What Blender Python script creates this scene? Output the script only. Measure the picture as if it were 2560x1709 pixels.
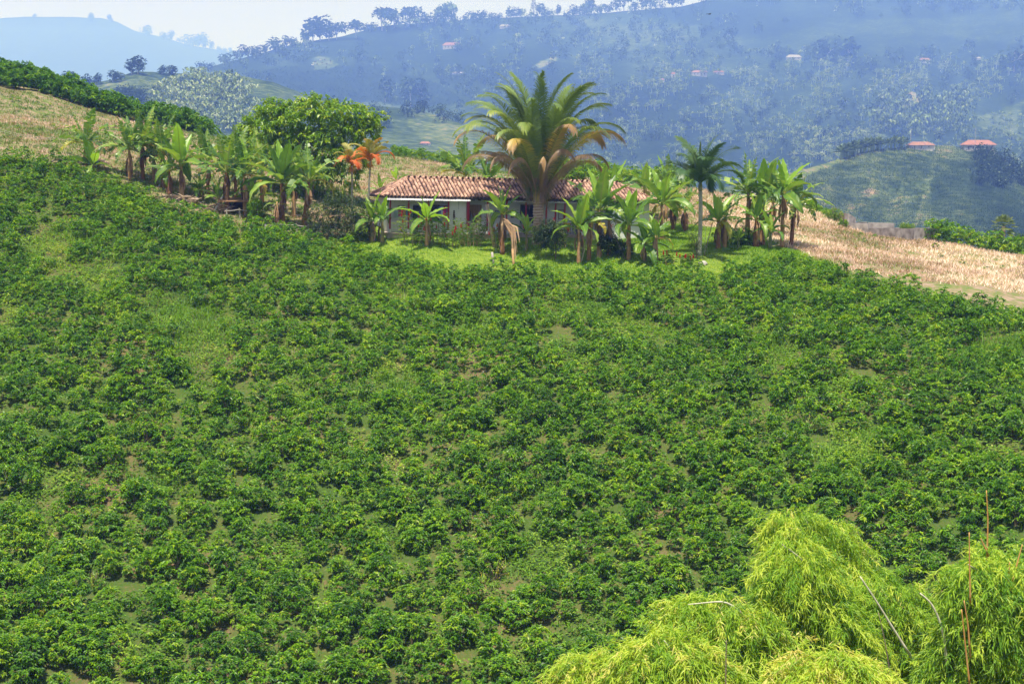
import bpy, math, random
import numpy as np
from mathutils import Vector, Matrix

for o in list(bpy.data.objects):
    bpy.data.objects.remove(o)
SC = bpy.context.scene
COL = SC.collection
PI = math.pi
R = math.radians
rng = np.random.default_rng(7)
random.seed(7)

# ------------------------------------------------------------------ camera
FPX, HOR = 3600.0, 400.0
PITCH = math.atan((854.5 - HOR) / FPX)
cam_d = bpy.data.cameras.new("camera")
cam = bpy.data.objects.new("camera", cam_d)
COL.objects.link(cam)
cam.location = (0, 0, 0)
cam.rotation_euler = (PI / 2 - PITCH, 0, 0)
cam_d.sensor_width = 36.0
cam_d.lens = FPX / 2560 * 36.0
cam_d.clip_start = 0.5
cam_d.clip_end = 30000
SC.camera = cam

# ------------------------------------------------------------------ world and sun
SUN_EL, SUN_AZ = R(73), R(200)          # azimuth clockwise from +Y: behind the camera, a little to the left
SUN_DIR = Vector((math.sin(SUN_AZ) * math.cos(SUN_EL), math.cos(SUN_AZ) * math.cos(SUN_EL), math.sin(SUN_EL)))
W = bpy.data.worlds.new("World")
SC.world = W
W.use_nodes = True
nt = W.node_tree
nt.nodes.clear()
wo = nt.nodes.new("ShaderNodeOutputWorld")
bg = nt.nodes.new("ShaderNodeBackground")
sky = nt.nodes.new("ShaderNodeTexSky")
sky.sky_type = 'NISHITA'
sky.sun_disc = False
sky.sun_elevation = SUN_EL
sky.sun_rotation = SUN_AZ
sky.air_density = 1.0
sky.dust_density = 2.0
sky.ozone_density = 1.0
tc = nt.nodes.new("ShaderNodeTexCoord")
sep = nt.nodes.new("ShaderNodeSeparateXYZ")
nt.links.new(tc.outputs["Generated"], sep.inputs[0])
mr = nt.nodes.new("ShaderNodeMapRange")       # thin high cloud: thick towards the horizon, thinning overhead
mr.inputs["From Min"].default_value = 0.0
mr.inputs["From Max"].default_value = 0.55
mr.inputs["To Min"].default_value = 0.95
mr.inputs["To Max"].default_value = 0.12
nt.links.new(sep.outputs["Z"], mr.inputs["Value"])
cn = nt.nodes.new("ShaderNodeTexNoise")
cn.inputs["Scale"].default_value = 2.2
cn.inputs["Detail"].default_value = 6
nt.links.new(tc.outputs["Generated"], cn.inputs["Vector"])
cm = nt.nodes.new("ShaderNodeMapRange")
cm.inputs["From Min"].default_value = 0.3
cm.inputs["From Max"].default_value = 0.7
cm.inputs["To Min"].default_value = 0.9
cm.inputs["To Max"].default_value = 1.06
nt.links.new(cn.outputs["Fac"], cm.inputs["Value"])
cc = nt.nodes.new("ShaderNodeVectorMath")
cc.operation = 'SCALE'
cc.inputs[0].default_value = (8.6, 8.7, 9.5)
nt.links.new(cm.outputs[0], cc.inputs["Scale"])
mix = nt.nodes.new("ShaderNodeMix")
mix.data_type = 'RGBA'
nt.links.new(mr.outputs[0], mix.inputs[0])
nt.links.new(sky.outputs[0], mix.inputs[6])
nt.links.new(cc.outputs[0], mix.inputs[7])
nt.links.new(mix.outputs[2], bg.inputs["Color"])
bg.inputs["Strength"].default_value = 0.07
nt.links.new(bg.outputs[0], wo.inputs["Surface"])

sd = bpy.data.lights.new("sun", 'SUN')
sd.energy = 5.0
sd.angle = R(0.6)
sd.color = (1.0, 0.965, 0.91)
so = bpy.data.objects.new("sun", sd)
COL.objects.link(so)
so.rotation_euler = SUN_DIR.to_track_quat('Z', 'Y').to_euler()
so.location = (0, -50, 120)

SC.view_settings.view_transform = 'Standard'
SC.view_settings.look = 'None'
SC.view_settings.exposure = 0.6
SC.view_settings.gamma = 1.0
SC.view_settings.use_curve_mapping = False
SC.render.engine = 'CYCLES'
SC.cycles.use_denoising = True
SC.cycles.max_bounces = 6
SC.cycles.diffuse_bounces = 2
SC.cycles.glossy_bounces = 2
SC.cycles.transmission_bounces = 3
SC.cycles.volume_bounces = 3
SC.cycles.transparent_max_bounces = 4
SC.cycles.sample_clamp_indirect = 4.0

# ------------------------------------------------------------------ picture <-> place
_F = np.array([0, math.cos(PITCH), -math.sin(PITCH)])
_U = np.array([0, math.sin(PITCH), math.cos(PITCH)])
_X = np.array([1.0, 0, 0])
def P(px, py, Y):
    """the place at depth Y (metres along +Y) seen at pixel (px, py) of the 2560 x 1709 photograph"""
    px, py, Y = np.asarray(px, float), np.asarray(py, float), np.asarray(Y, float)
    a = (px - 1280) / FPX
    b = -(py - 854.5) / FPX
    d = _F + a[..., None] * _X + b[..., None] * _U
    return d * (Y / d[..., 1])[..., None]
def PIX(p):
    p = np.asarray(p, float)
    w = p @ _F
    return 1280 + FPX * (p @ _X) / w, 854.5 - FPX * (p @ _U) / w

def fbm(x, y, seed=0, octaves=4, f=1.0):
    """cheap smooth pseudo noise in about -1..1"""
    r = np.random.default_rng(seed)
    out, amp, tot = 0, 1.0, 0
    for k in range(octaves):
        for j in range(3):
            an = r.uniform(0, 2 * PI)
            ph = r.uniform(0, 2 * PI)
            fr = f * r.uniform(0.7, 1.3)
            out = out + amp * np.sin((x * math.cos(an) + y * math.sin(an)) * fr + ph)
        tot += amp * 1.7
        amp *= 0.55
        f *= 2.1
    return out / tot

# ------------------------------------------------------------------ near hill: heights from control points
CP = [  # px, py, depth
    (0, 1709, 57), (640, 1709, 58), (1280, 1709, 58), (1900, 1709, 56), (2560, 1709, 53),
    (0, 1400, 66), (640, 1400, 66.5), (1280, 1400, 66), (1900, 1400, 63), (2560, 1400, 58),
    (0, 1150, 74), (640, 1150, 75), (1280, 1150, 74), (1900, 1150, 71), (2560, 1150, 66),
    (0, 900, 84), (640, 900, 85), (1280, 900, 85), (1900, 900, 82), (2560, 900, 79),
    (0, 700, 94), (640, 720, 95), (1280, 760, 94), (1900, 740, 93), (2560, 775, 91),
    (0, 560, 102), (0, 400, 111), (400, 480, 111), (640, 575, 106), (870, 612, 104.5), (1250, 655, 101.5), (1600, 650, 101), (1950, 630, 102), (2250, 695, 96),
    (640, 530, 112), (950, 596, 106), (1300, 600, 107.5), (1640, 610, 109), (1000, 560, 114), (1400, 575, 118), (1700, 580, 113),
    (1850, 590, 110), (500, 500, 113), (300, 400, 117), (100, 352, 119), (0, 235, 148), (250, 308, 148), (470, 345, 148),
    (700, 400, 140), (1000, 392, 150), (1200, 428, 150), (1500, 447, 142), (1900, 500, 134), (2050, 530, 130), (2350, 603, 127), (2560, 640, 124),
    (2000, 590, 113), (2560, 735, 96), (2300, 655, 111), (2560, 690, 109), (2275, 609, 121.5), (2345, 612, 122), (2180, 590, 123), (2120, 579, 125), (2420, 622, 124), (2119, 576, 128), (2171, 583, 128), (2230, 597, 127), (2281, 607, 124), (2345, 606, 127), (2171, 600, 135), (2260, 616, 134),
    (-400, 240, 150), (-400, 380, 112), (-400, 700, 92), (-400, 1150, 73), (-400, 1709, 56), (3000, 720, 122), (3000, 860, 92), (3000, 1150, 62), (3000, 1709, 49),
    (0, 196, 166), (250, 268, 166), (480, 330, 164), (-300, 160, 166),
]
CPW = [tuple(P(*c)) for c in CP]
for x in (-70, -35, 0, 35, 70):
    CPW += [(x, 44, -30.0), (x, 32, -34.0), (x, 20, -34.0), (x, 6, -24.0), (x * 1.3, 215, -24.0), (x * 1.6, 250, -46.0)]
CPW += [(-95, 160, 12.0), (-95, 110, 4.0), (-95, 70, -15.0), (95, 110, -16.0), (95, 140, -20.0), (95, 70, -20.0), (-20, 172, -1.5), (0, 175, -5.0), (30, 165, -10.0), (60, 160, -16.0)]
CPW = np.array(CPW)
def _phi(r2):
    return 0.5 * r2 * np.log(r2 + 1e-6)
_n = len(CPW)
_cxy = CPW[:, :2] / 50.0
_K = _phi(((_cxy[:, None] - _cxy[None]) ** 2).sum(-1)) + np.eye(_n) * 0.004
_Pm = np.c_[np.ones(_n), _cxy]
_A = np.block([[_K, _Pm], [_Pm.T, np.zeros((3, 3))]])
_sol = np.linalg.solve(_A, np.r_[CPW[:, 2], np.zeros(3)])
def gz(x, y, rough=True):
    x, y = np.asarray(x, float), np.asarray(y, float)
    sh = np.broadcast(x, y).shape
    q = np.stack([np.broadcast_to(x, sh).ravel(), np.broadcast_to(y, sh).ravel()], -1) / 50.0
    out = np.empty(len(q))
    for i in range(0, len(q), 20000):
        qq = q[i:i + 20000]
        k = _phi(((qq[:, None] - _cxy[None]) ** 2).sum(-1))
        out[i:i + 20000] = k @ _sol[:_n] + _sol[_n] + qq @ _sol[_n + 1:]
    out = out.reshape(sh)
    if rough:
        out = out + 0.16 * fbm(x, y, 3, 3, 0.55)
    return out
def G(px, py, y0=45.0, y1=200.0):
    """first place on the near hill under the pixel"""
    Y = np.linspace(y0, y1, 800)
    p = P(np.full_like(Y, px), np.full_like(Y, py), Y)
    d = p[:, 2] - gz(p[:, 0], p[:, 1])
    k = np.nonzero(d < 0)[0]
    i = k[0] if len(k) else len(Y) - 1
    return Vector(p[i])
def AT(px, Y):
    """place on the near hill in the column of px at depth Y"""
    x = (px - 1280) / FPX * Y / math.cos(PITCH)
    for _ in range(3):
        z = float(gz(x, Y))
        w = Y * math.cos(PITCH) - z * math.sin(PITCH)
        x = (px - 1280) / FPX * w
    return Vector((x, Y, float(gz(x, Y))))

# ------------------------------------------------------------------ helpers: meshes, tags
class MB:
    def __init__(s):
        s.v, s.t, s.q, s.a, s.n = [], [], [], [], 0
        s.tm, s.qm = [], []
    def add(s, v, tris=None, quads=None, tint=0.5, m=0):
        v = np.asarray(v, float).reshape(-1, 3)
        s.v.append(v)
        s.a.append(np.broadcast_to(np.asarray(tint, float), (len(v),)).copy())
        if tris is not None and len(tris):
            f = np.asarray(tris, int).reshape(-1, 3) + s.n
            s.t.append(f); s.tm.append(np.full(len(f), m))
        if quads is not None and len(quads):
            f = np.asarray(quads, int).reshape(-1, 4) + s.n
            s.q.append(f); s.qm.append(np.full(len(f), m))
        s.n += len(v)
    def arrays(s):
        v = np.concatenate(s.v) if s.v else np.zeros((0, 3))
        a = np.concatenate(s.a) if s.a else np.zeros(0)
        t = np.concatenate(s.t) if s.t else np.zeros((0, 3), int)
        q = np.concatenate(s.q) if s.q else np.zeros((0, 4), int)
        m = np.concatenate([*(s.tm or [np.zeros(0, int)]), *(s.qm or [np.zeros(0, int)])])
        return v, a, t, q, m
    def merge(s, other, M=None, dt=0.0, arr=None):
        v, a, t, q, m = arr if arr is not None else other.arrays()
        if M is not None:
            v = v @ M[:3, :3].T + M[:3, 3]
        s.v.append(v); s.a.append(a + dt)
        if len(t): s.t.append(t + s.n); s.tm.append(m[:len(t)])
        if len(q): s.q.append(q + s.n); s.qm.append(m[len(t):])
        s.n += len(v)
    def mesh(s, name, mats, smooth=False, extra=None):
        v, a, t, q, m = s.arrays()
        me = bpy.data.meshes.new(name)
        me.vertices.add(len(v))
        me.vertices.foreach_set("co", v.astype(np.float32).ravel())
        nl = 3 * len(t) + 4 * len(q)
        me.loops.add(nl)
        me.loops.foreach_set("vertex_index", np.concatenate([t.ravel(), q.ravel()]).astype(np.int32))
        me.polygons.add(len(t) + len(q))
        st = np.concatenate([np.arange(len(t)) * 3, 3 * len(t) + np.arange(len(q)) * 4]).astype(np.int32)
        me.polygons.foreach_set("loop_start", st)
        me.polygons.foreach_set("material_index", m.astype(np.int32))
        me.polygons.foreach_set("use_smooth", np.full(len(st), bool(smooth)))
        at = me.attributes.new("tint", 'FLOAT', 'POINT')
        at.data.foreach_set("value", a.astype(np.float32))
        for k, val in (extra or {}).items():
            e = me.attributes.new(k, 'FLOAT', 'POINT')
            e.data.foreach_set("value", np.asarray(val, np.float32))
        me.update(calc_edges=True)
        for mt in (mats if isinstance(mats, (list, tuple)) else [mats]):
            me.materials.append(mt)
        return me
    # simple solids
    def box(s, c, d, tint=0.5, m=0, M=None):
        c, d = np.asarray(c, float), np.asarray(d, float) / 2
        v = np.array([[x, y, z] for x in (-1, 1) for y in (-1, 1) for z in (-1, 1)]) * d
        if M is not None:
            v = v @ np.asarray(M)[:3, :3].T
        s.add(v + c, quads=[[0, 1, 3, 2], [4, 6, 7, 5], [0, 4, 5, 1], [2, 3, 7, 6], [0, 2, 6, 4], [1, 5, 7, 3]], tint=tint, m=m)
    def tube(s, pts, rad, n=8, tint=0.5, m=0, cap=True, bump=0.0):
        pts = np.asarray(pts, float)
        rad = np.broadcast_to(np.asarray(rad, float), (len(pts),))
        tint = np.broadcast_to(np.asarray(tint, float), (len(pts),))
        tg = np.gradient(pts, axis=0)
        tg /= np.linalg.norm(tg, axis=1)[:, None] + 1e-9
        ref = np.array([0.0, 0, 1]) if abs(tg[0, 2]) < 0.9 else np.array([1.0, 0, 0])
        V, T = [], []
        for i in range(len(pts)):
            a = np.cross(tg[i], ref); a /= np.linalg.norm(a) + 1e-9
            b = np.cross(tg[i], a)
            ref = -np.cross(tg[i], a) if False else ref
            th = np.arange(n) * 2 * PI / n
            rr = rad[i] * (1 + bump * rng.uniform(-1, 1, n))
            V.append(pts[i] + (np.cos(th) * rr)[:, None] * a + (np.sin(th) * rr)[:, None] * b)
            T.append(np.full(n, tint[i]))
        k = len(pts)
        Q = [[i * n + j, i * n + (j + 1) % n, (i + 1) * n + (j + 1) % n, (i + 1) * n + j] for i in range(k - 1) for j in range(n)]
        V, T = np.concatenate(V), np.concatenate(T)
        tr = []
        if cap:
            V = np.r_[V, pts[:1], pts[-1:]]; T = np.r_[T, tint[:1], tint[-1:]]
            c0, c1 = k * n, k * n + 1
            tr = [[c0, (j + 1) % n, j] for j in range(n)] + [[c1, (k - 1) * n + j, (k - 1) * n + (j + 1) % n] for j in range(n)]
        s.add(V, tris=tr, quads=Q, tint=T, m=m)
    def leaves(s, base, d, L, Wd, fold=0.2, droop=0.0, tint=0.5, up=None, m=0, mid=0.45):
        """folded two-triangle leaves, one per row"""
        base, d = np.asarray(base, float), np.asarray(d, float)
        n = len(base)
        if n == 0: return
        d = d / (np.linalg.norm(d, axis=1)[:, None] + 1e-9)
        up = np.tile([0.0, 0, 1], (n, 1)) if up is None else up
        sd_ = np.cross(d, up)
        bad = np.linalg.norm(sd_, axis=1) < 0.05
        sd_[bad] = np.cross(d[bad], [1.0, 0.1, 0])
        sd_ /= np.linalg.norm(sd_, axis=1)[:, None] + 1e-9
        u2 = np.cross(sd_, d)
        L = np.broadcast_to(np.asarray(L, float), (n,))[:, None]
        Wd = np.broadcast_to(np.asarray(Wd, float), (n,))[:, None]
        droop = np.broadcast_to(np.asarray(droop, float), (n,))[:, None]
        tip = base + d * L - np.array([0, 0, 1.0]) * L * droop
        mi = base + d * L * mid - np.array([0, 0, 1.0]) * L * droop * 0.2
        le = mi + sd_ * Wd / 2 + u2 * Wd * fold
        ri = mi - sd_ * Wd / 2 + u2 * Wd * fold
        v = np.stack([base, ri, tip, le], 1).reshape(-1, 3)
        k = np.arange(n)[:, None] * 4
        t = np.concatenate([k + [0, 1, 2], k + [0, 2, 3]])
        tt = np.repeat(np.broadcast_to(np.asarray(tint, float), (n,)), 4)
        s.add(v, tris=t, tint=tt, m=m)

def link(name, me, parent=None, loc=None, rot=None, scale=None):
    o = bpy.data.objects.new(name, me)
    COL.objects.link(o)
    if parent is not None: o.parent = parent
    if loc is not None: o.location = loc
    if rot is not None: o.rotation_euler = rot
    if scale is not None: o.scale = (scale,) * 3 if np.isscalar(scale) else scale
    return o
def obj(name, mb, mats, parent=None, loc=None, rot=None, smooth=False, scale=None, extra=None):
    return link(name, mb.mesh(name, mats, smooth, extra), parent, loc, rot, scale)
def tag(o, label, cat, group=None):
    o["label"] = label
    o["category"] = cat
    if group: o["group"] = group
    return o
def thing(name, label, cat, loc=(0, 0, 0), rot=(0, 0, 0), group=None):
    o = bpy.data.objects.new(name, None)
    COL.objects.link(o)
    o.empty_display_size = 0.3
    o.location = loc
    o.rotation_euler = rot
    return tag(o, label, cat, group)
def kind(o, k):
    o["kind"] = k
    return o
def unit(n, r=rng):
    v = r.normal(size=(n, 3))
    return v / np.linalg.norm(v, axis=1)[:, None]
def rotz(a):
    c, s_ = math.cos(a), math.sin(a)
    return np.array([[c, -s_, 0], [s_, c, 0], [0, 0, 1.0]])
def xf(loc, az=0.0, sc=1.0):
    M = np.eye(4)
    M[:3, :3] = rotz(az) * sc
    M[:3, 3] = loc
    return M

# ------------------------------------------------------------------ materials
def newmat(name):
    m = bpy.data.materials.new(name)
    m.use_nodes = True
    t = m.node_tree
    t.nodes.clear()
    out = t.nodes.new("ShaderNodeOutputMaterial")
    return m, t, out
def N(t, typ, **kw):
    n = t.nodes.new(typ)
    for k, v in kw.items():
        setattr(n, k, v)
    return n
def ramp(t, stops, interp='LINEAR'):
    r = N(t, "ShaderNodeValToRGB")
    r.color_ramp.interpolation = interp
    el = r.color_ramp.elements
    while len(el) > 1: el.remove(el[-1])
    el[0].position = stops[0][0]
    el[0].color = (*stops[0][1], 1)
    for p_, c in stops[1:]:
        e = el.new(p_)
        e.color = (*c, 1)
    return r
def math_(t, op, a, b=None, clamp=False):
    n = N(t, "ShaderNodeMath", operation=op)
    n.use_clamp = clamp
    for i, x in enumerate((a, b)):
        if x is None: continue
        if isinstance(x, (int, float)): n.inputs[i].default_value = x
        else: t.links.new(x, n.inputs[i])
    return n.outputs[0]
def noise(t, scale, detail=4, coord="Object", rough=0.55):
    c = N(t, "ShaderNodeTexCoord")
    n = N(t, "ShaderNodeTexNoise")
    n.inputs["Scale"].default_value = scale
    n.inputs["Detail"].default_value = detail
    n.inputs["Roughness"].default_value = rough
    t.links.new(c.outputs[coord], n.inputs["Vector"])
    return n.outputs["Fac"]
def leaf_mat(name, stops, rough=0.5, trans=0.25, tcol=None, objvar=0.3, nvar=0.3, nscale=1.5, spec=0.4):
    """leaf: colour by the leaf's own tint, a slow noise and a per-plant value; some light passes through"""
    m, t, out = newmat(name)
    at = N(t, "ShaderNodeAttribute", attribute_name="tint")
    oi = N(t, "ShaderNodeObjectInfo")
    v = math_(t, 'ADD', at.outputs["Fac"], math_(t, 'MULTIPLY', math_(t, 'SUBTRACT', oi.outputs["Random"], 0.5), objvar))
    if nvar:
        v = math_(t, 'ADD', v, math_(t, 'MULTIPLY', math_(t, 'SUBTRACT', noise(t, nscale, 3), 0.5), nvar))
    r = ramp(t, stops)
    t.links.new(v, r.inputs[0])
    p = N(t, "ShaderNodeBsdfPrincipled")
    t.links.new(r.outputs[0], p.inputs["Base Color"])
    p.inputs["Roughness"].default_value = rough
    p.inputs["Specular IOR Level"].default_value = spec
    if trans > 0:
        tr = N(t, "ShaderNodeBsdfTranslucent")
        mm = N(t, "ShaderNodeMix", data_type='RGBA', blend_type='MULTIPLY')
        mm.inputs[0].default_value = 1.0
        t.links.new(r.outputs[0], mm.inputs[6])
        mm.inputs[7].default_value = (*(tcol or (1.6, 1.5, 0.6)), 1)
        t.links.new(mm.outputs[2], tr.inputs["Color"])
        mx = N(t, "ShaderNodeMixShader")
        mx.inputs[0].default_value = trans
        t.links.new(p.outputs[0], mx.inputs[1])
        t.links.new(tr.outputs[0], mx.inputs[2])
        t.links.new(mx.outputs[0], out.inputs["Surface"])
    else:
        t.links.new(p.outputs[0], out.inputs["Surface"])
    return m
def solid(name, c1, c2=None, scale=3.0, rough=0.8, objvar=0.0, bump=0.0, detail=5, spec=0.3, coord="Object", tintvar=0.0):
    m, t, out = newmat(name)
    p = N(t, "ShaderNodeBsdfPrincipled")
    f = noise(t, scale, detail, coord)
    v = f
    if objvar:
        oi = N(t, "ShaderNodeObjectInfo")
        v = math_(t, 'ADD', v, math_(t, 'MULTIPLY', math_(t, 'SUBTRACT', oi.outputs["Random"], 0.5), objvar))
    if tintvar:
        at = N(t, "ShaderNodeAttribute", attribute_name="tint")
        v = math_(t, 'ADD', v, math_(t, 'MULTIPLY', math_(t, 'SUBTRACT', at.outputs["Fac"], 0.5), tintvar))
    r = ramp(t, [(0.3, c1), (0.7, c2 or c1)])
    t.links.new(v, r.inputs[0])
    t.links.new(r.outputs[0], p.inputs["Base Color"])
    p.inputs["Roughness"].default_value = rough
    p.inputs["Specular IOR Level"].default_value = spec
    if bump:
        b = N(t, "ShaderNodeBump")
        b.inputs["Strength"].default_value = bump
        b.inputs["Distance"].default_value = 0.05
        t.links.new(f, b.inputs["Height"])
        t.links.new(b.outputs[0], p.inputs["Normal"])
    t.links.new(p.outputs[0], out.inputs["Surface"])
    return m

M_COFFEE = leaf_mat("coffee_leaf", [(0.0, (0.026, 0.085, 0.007)), (0.36, (0.078, 0.210, 0.007)), (0.70, (0.20, 0.375, 0.009)), (1.0, (0.36, 0.46, 0.02))], rough=0.40, trans=0.28, objvar=0.30, nvar=0.35, nscale=2.0, spec=0.28)
M_STEM = solid("woody_stem", (0.16, 0.11, 0.07), (0.30, 0.23, 0.16), 8, 0.9)
M_WEED = leaf_mat("weed_leaf", [(0.0, (0.07, 0.17, 0.012)), (0.5, (0.17, 0.33, 0.016)), (0.85, (0.32, 0.44, 0.04)), (1.0, (0.52, 0.47, 0.20))], rough=0.6, trans=0.35, objvar=0.0, nvar=0.5, nscale=0.12)
M_STRAW = leaf_mat("dry_grass", [(0.0, (0.09, 0.18, 0.025)), (0.28, (0.17, 0.22, 0.05)), (0.40, (0.30, 0.19, 0.13)), (0.70, (0.62, 0.44, 0.36)), (1.0, (0.82, 0.65, 0.54))], rough=0.8, trans=0.2, objvar=0, nvar=0.8, nscale=0.35)
M_BAN = leaf_mat("banana_leaf", [(0.0, (0.045, 0.115, 0.018)), (0.5, (0.115, 0.23, 0.028)), (0.8, (0.25, 0.38, 0.05)), (1.0, (0.45, 0.49, 0.12))], rough=0.38, trans=0.33, objvar=0.45, nvar=0.2, nscale=3, spec=0.5)
M_BANF = leaf_mat("fresh_banana_leaf", [(0.0, (0.16, 0.32, 0.03)), (0.6, (0.26, 0.44, 0.04)), (1.0, (0.46, 0.55, 0.10))], rough=0.38, trans=0.42, objvar=0.4, nvar=0.2, nscale=3, spec=0.5)
M_BANY = leaf_mat("yellow_banana_leaf", [(0.0, (0.22, 0.30, 0.03)), (0.5, (0.42, 0.38, 0.05)), (1.0, (0.46, 0.26, 0.06))], rough=0.5, trans=0.3, objvar=0.7, nvar=0.6, nscale=3)
M_BAND = leaf_mat("dry_banana_leaf", [(0.0, (0.16, 0.085, 0.045)), (0.5, (0.34, 0.19, 0.10)), (1.0, (0.56, 0.38, 0.23))], rough=0.85, trans=0.12, tcol=(1.2, 1.0, 0.8), objvar=0.7, nvar=0.7, nscale=3)
M_BANS = solid("banana_stem", (0.22, 0.10, 0.045), (0.48, 0.30, 0.14), 3.5, 0.75, objvar=0.5, bump=0.5)
M_PALM = leaf_mat("palm_frond", [(0.0, (0.085, 0.165, 0.032)), (0.3, (0.17, 0.25, 0.045)), (0.45, (0.30, 0.34, 0.05)), (0.6, (0.50, 0.38, 0.06)), (0.75, (0.40, 0.25, 0.10)), (1.0, (0.32, 0.21, 0.13))], rough=0.42, trans=0.22, objvar=0.08, nvar=0.14, nscale=1.2, spec=0.5)
M_PALMD = leaf_mat("slim_palm_frond", [(0.0, (0.030, 0.080, 0.028)), (0.5, (0.075, 0.15, 0.045)), (1.0, (0.25, 0.30, 0.07))], rough=0.42, trans=0.2, objvar=0.3, nvar=0.2)
M_PALMO = leaf_mat("orange_palm_frond", [(0.0, (0.17, 0.24, 0.07)), (0.4, (0.36, 0.33, 0.06)), (0.7, (0.60, 0.24, 0.04)), (1.0, (0.62, 0.17, 0.05))], rough=0.5, trans=0.3, objvar=0.2, nvar=0.2)
M_PTRUNK = solid("palm_trunk", (0.34, 0.22, 0.17), (0.60, 0.45, 0.36), 3.0, 0.9, bump=0.8, tintvar=0.8)
M_SLIMT = solid("smooth_palm_trunk", (0.24, 0.26, 0.18), (0.42, 0.40, 0.32), 5, 0.8)
M_TREE = leaf_mat("broad_tree_leaf", [(0.0, (0.075, 0.18, 0.010)), (0.5, (0.18, 0.33, 0.012)), (1.0, (0.36, 0.46, 0.02))], rough=0.4, trans=0.3, objvar=0.0, nvar=0.35, nscale=0.7)
M_CITRUS = leaf_mat("dark_shrub_leaf", [(0.0, (0.018, 0.045, 0.014)), (0.6, (0.045, 0.090, 0.022)), (1.0, (0.14, 0.20, 0.03))], rough=0.4, trans=0.15, objvar=0.2, nvar=0.3)
M_GINGER = leaf_mat("ginger_leaf", [(0.0, (0.05, 0.13, 0.02)), (0.5, (0.13, 0.26, 0.03)), (0.9, (0.30, 0.38, 0.04)), (1.0, (0.45, 0.40, 0.05))], rough=0.4, trans=0.3, objvar=0.2, nvar=0.3)
M_RED = solid("red_petal", (0.55, 0.012, 0.02), (0.70, 0.03, 0.03), 6, 0.5)
M_BAMB = leaf_mat("bamboo_leaf", [(0.0, (0.13, 0.29, 0.02)), (0.5, (0.33, 0.49, 0.035)), (0.85, (0.54, 0.62, 0.08)), (1.0, (0.66, 0.58, 0.20))], rough=0.5, trans=0.38, objvar=0.35, nvar=0.4, nscale=0.5)
M_CULM = solid("bamboo_culm", (0.42, 0.40, 0.26), (0.62, 0.58, 0.44), 3, 0.6)
M_SHOOT = solid("orange_bamboo_shoot", (0.50, 0.22, 0.06), (0.62, 0.36, 0.12), 4, 0.7)
M_FAR = leaf_mat("far_foliage", [(0.0, (0.006, 0.014, 0.007)), (0.35, (0.018, 0.040, 0.012)), (0.6, (0.080, 0.125, 0.035)), (0.8, (0.25, 0.33, 0.12)), (1.0, (0.48, 0.52, 0.32))], rough=0.8, trans=0.15, objvar=0.15, nvar=0.2, nscale=0.02, spec=0.1)
M_BARK = solid("pale_bark", (0.30, 0.27, 0.24), (0.50, 0.46, 0.42), 2, 0.9)
# ================================================================== THE NEAR HILL
BOUND = np.array([[-500, 385], [-100, 395], [0, 400], [200, 436], [330, 476], [420, 520], [520, 548], [640, 574], [760, 600], [880, 628], [1000, 655], [1130, 684],
                  [1300, 686], [1500, 690], [1650, 694], [1790, 690], [1900, 660], [1960, 650], [2050, 668], [2200, 716], [2350, 752], [2560, 800], [3100, 905]], float)
def bound(px):
    return np.interp(px, BOUND[:, 0], BOUND[:, 1])
_bw = np.array([G(a, b) for a, b in BOUND])
def Yb(x):                                  # depth where the coffee ends, by x
    return np.interp(x, _bw[:, 0], _bw[:, 1])
HA = R(17)                                  # the farmhouse is turned by this
HOUSE = np.array([-9.33, 106.0])
def inpoly(px, py, poly):
    poly = np.asarray(poly, float)
    c = np.zeros(np.shape(px), bool)
    j = len(poly) - 1
    for i in range(len(poly)):
        xi, yi = poly[i]; xj, yj = poly[j]
        c ^= ((yi > py) != (yj > py)) & (px < (xj - xi) * (py - yi) / (yj - yi + 1e-12) + xi)
        j = i
    return c
LAWN = [AT(850, 104)[:2], AT(900, 112)[:2], AT(1100, 116)[:2], AT(1700, 117)[:2], AT(1880, 113)[:2], AT(1965, 104.5)[:2]]
LAWN_POLY = [tuple(p) for p in LAWN] + [(24, 90), (-16, 96)]

def smooth01(a, b, x):
    t = np.clip((x - a) / (b - a), 0, 1)
    return t * t * (3 - 2 * t)

xs = np.concatenate([np.arange(-130, -75, 3.0), np.arange(-75, 75, 0.9), np.arange(75, 131, 3.0)])
ys = np.concatenate([np.arange(-24, 46, 3.0), np.arange(46, 175, 0.8), np.arange(175, 260, 3.5)])
gx, gy = np.meshgrid(xs, ys)
zz = gz(gx, gy)
zz = np.where(gy < 20, zz * 1.0, zz)
bank = np.clip((8 - gy) / 24, 0, 1)
zz = zz * (1 - bank) + bank * (-3.2)        # the bank the photographer stands on
straw = ((gy > Yb(gx) + 0.6 + 0.8 * fbm(gx, gy, 5, 3, 0.7)) & (gy < np.where(gx < -22, 158, 150))).astype(float)
lawn = inpoly(gx + 0.8 * fbm(gx, gy, 8, 2, 0.8), gy, LAWN_POLY).astype(float) * (gy > Yb(gx) - 1.5)
mb = MB()
ny, nx = gx.shape
idx = np.arange(ny * nx).reshape(ny, nx)
mb.add(np.stack([gx, gy, zz], -1).reshape(-1, 3), quads=np.stack([idx[:-1, :-1], idx[:-1, 1:], idx[1:, 1:], idx[1:, :-1]], -1).reshape(-1, 4))

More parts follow.
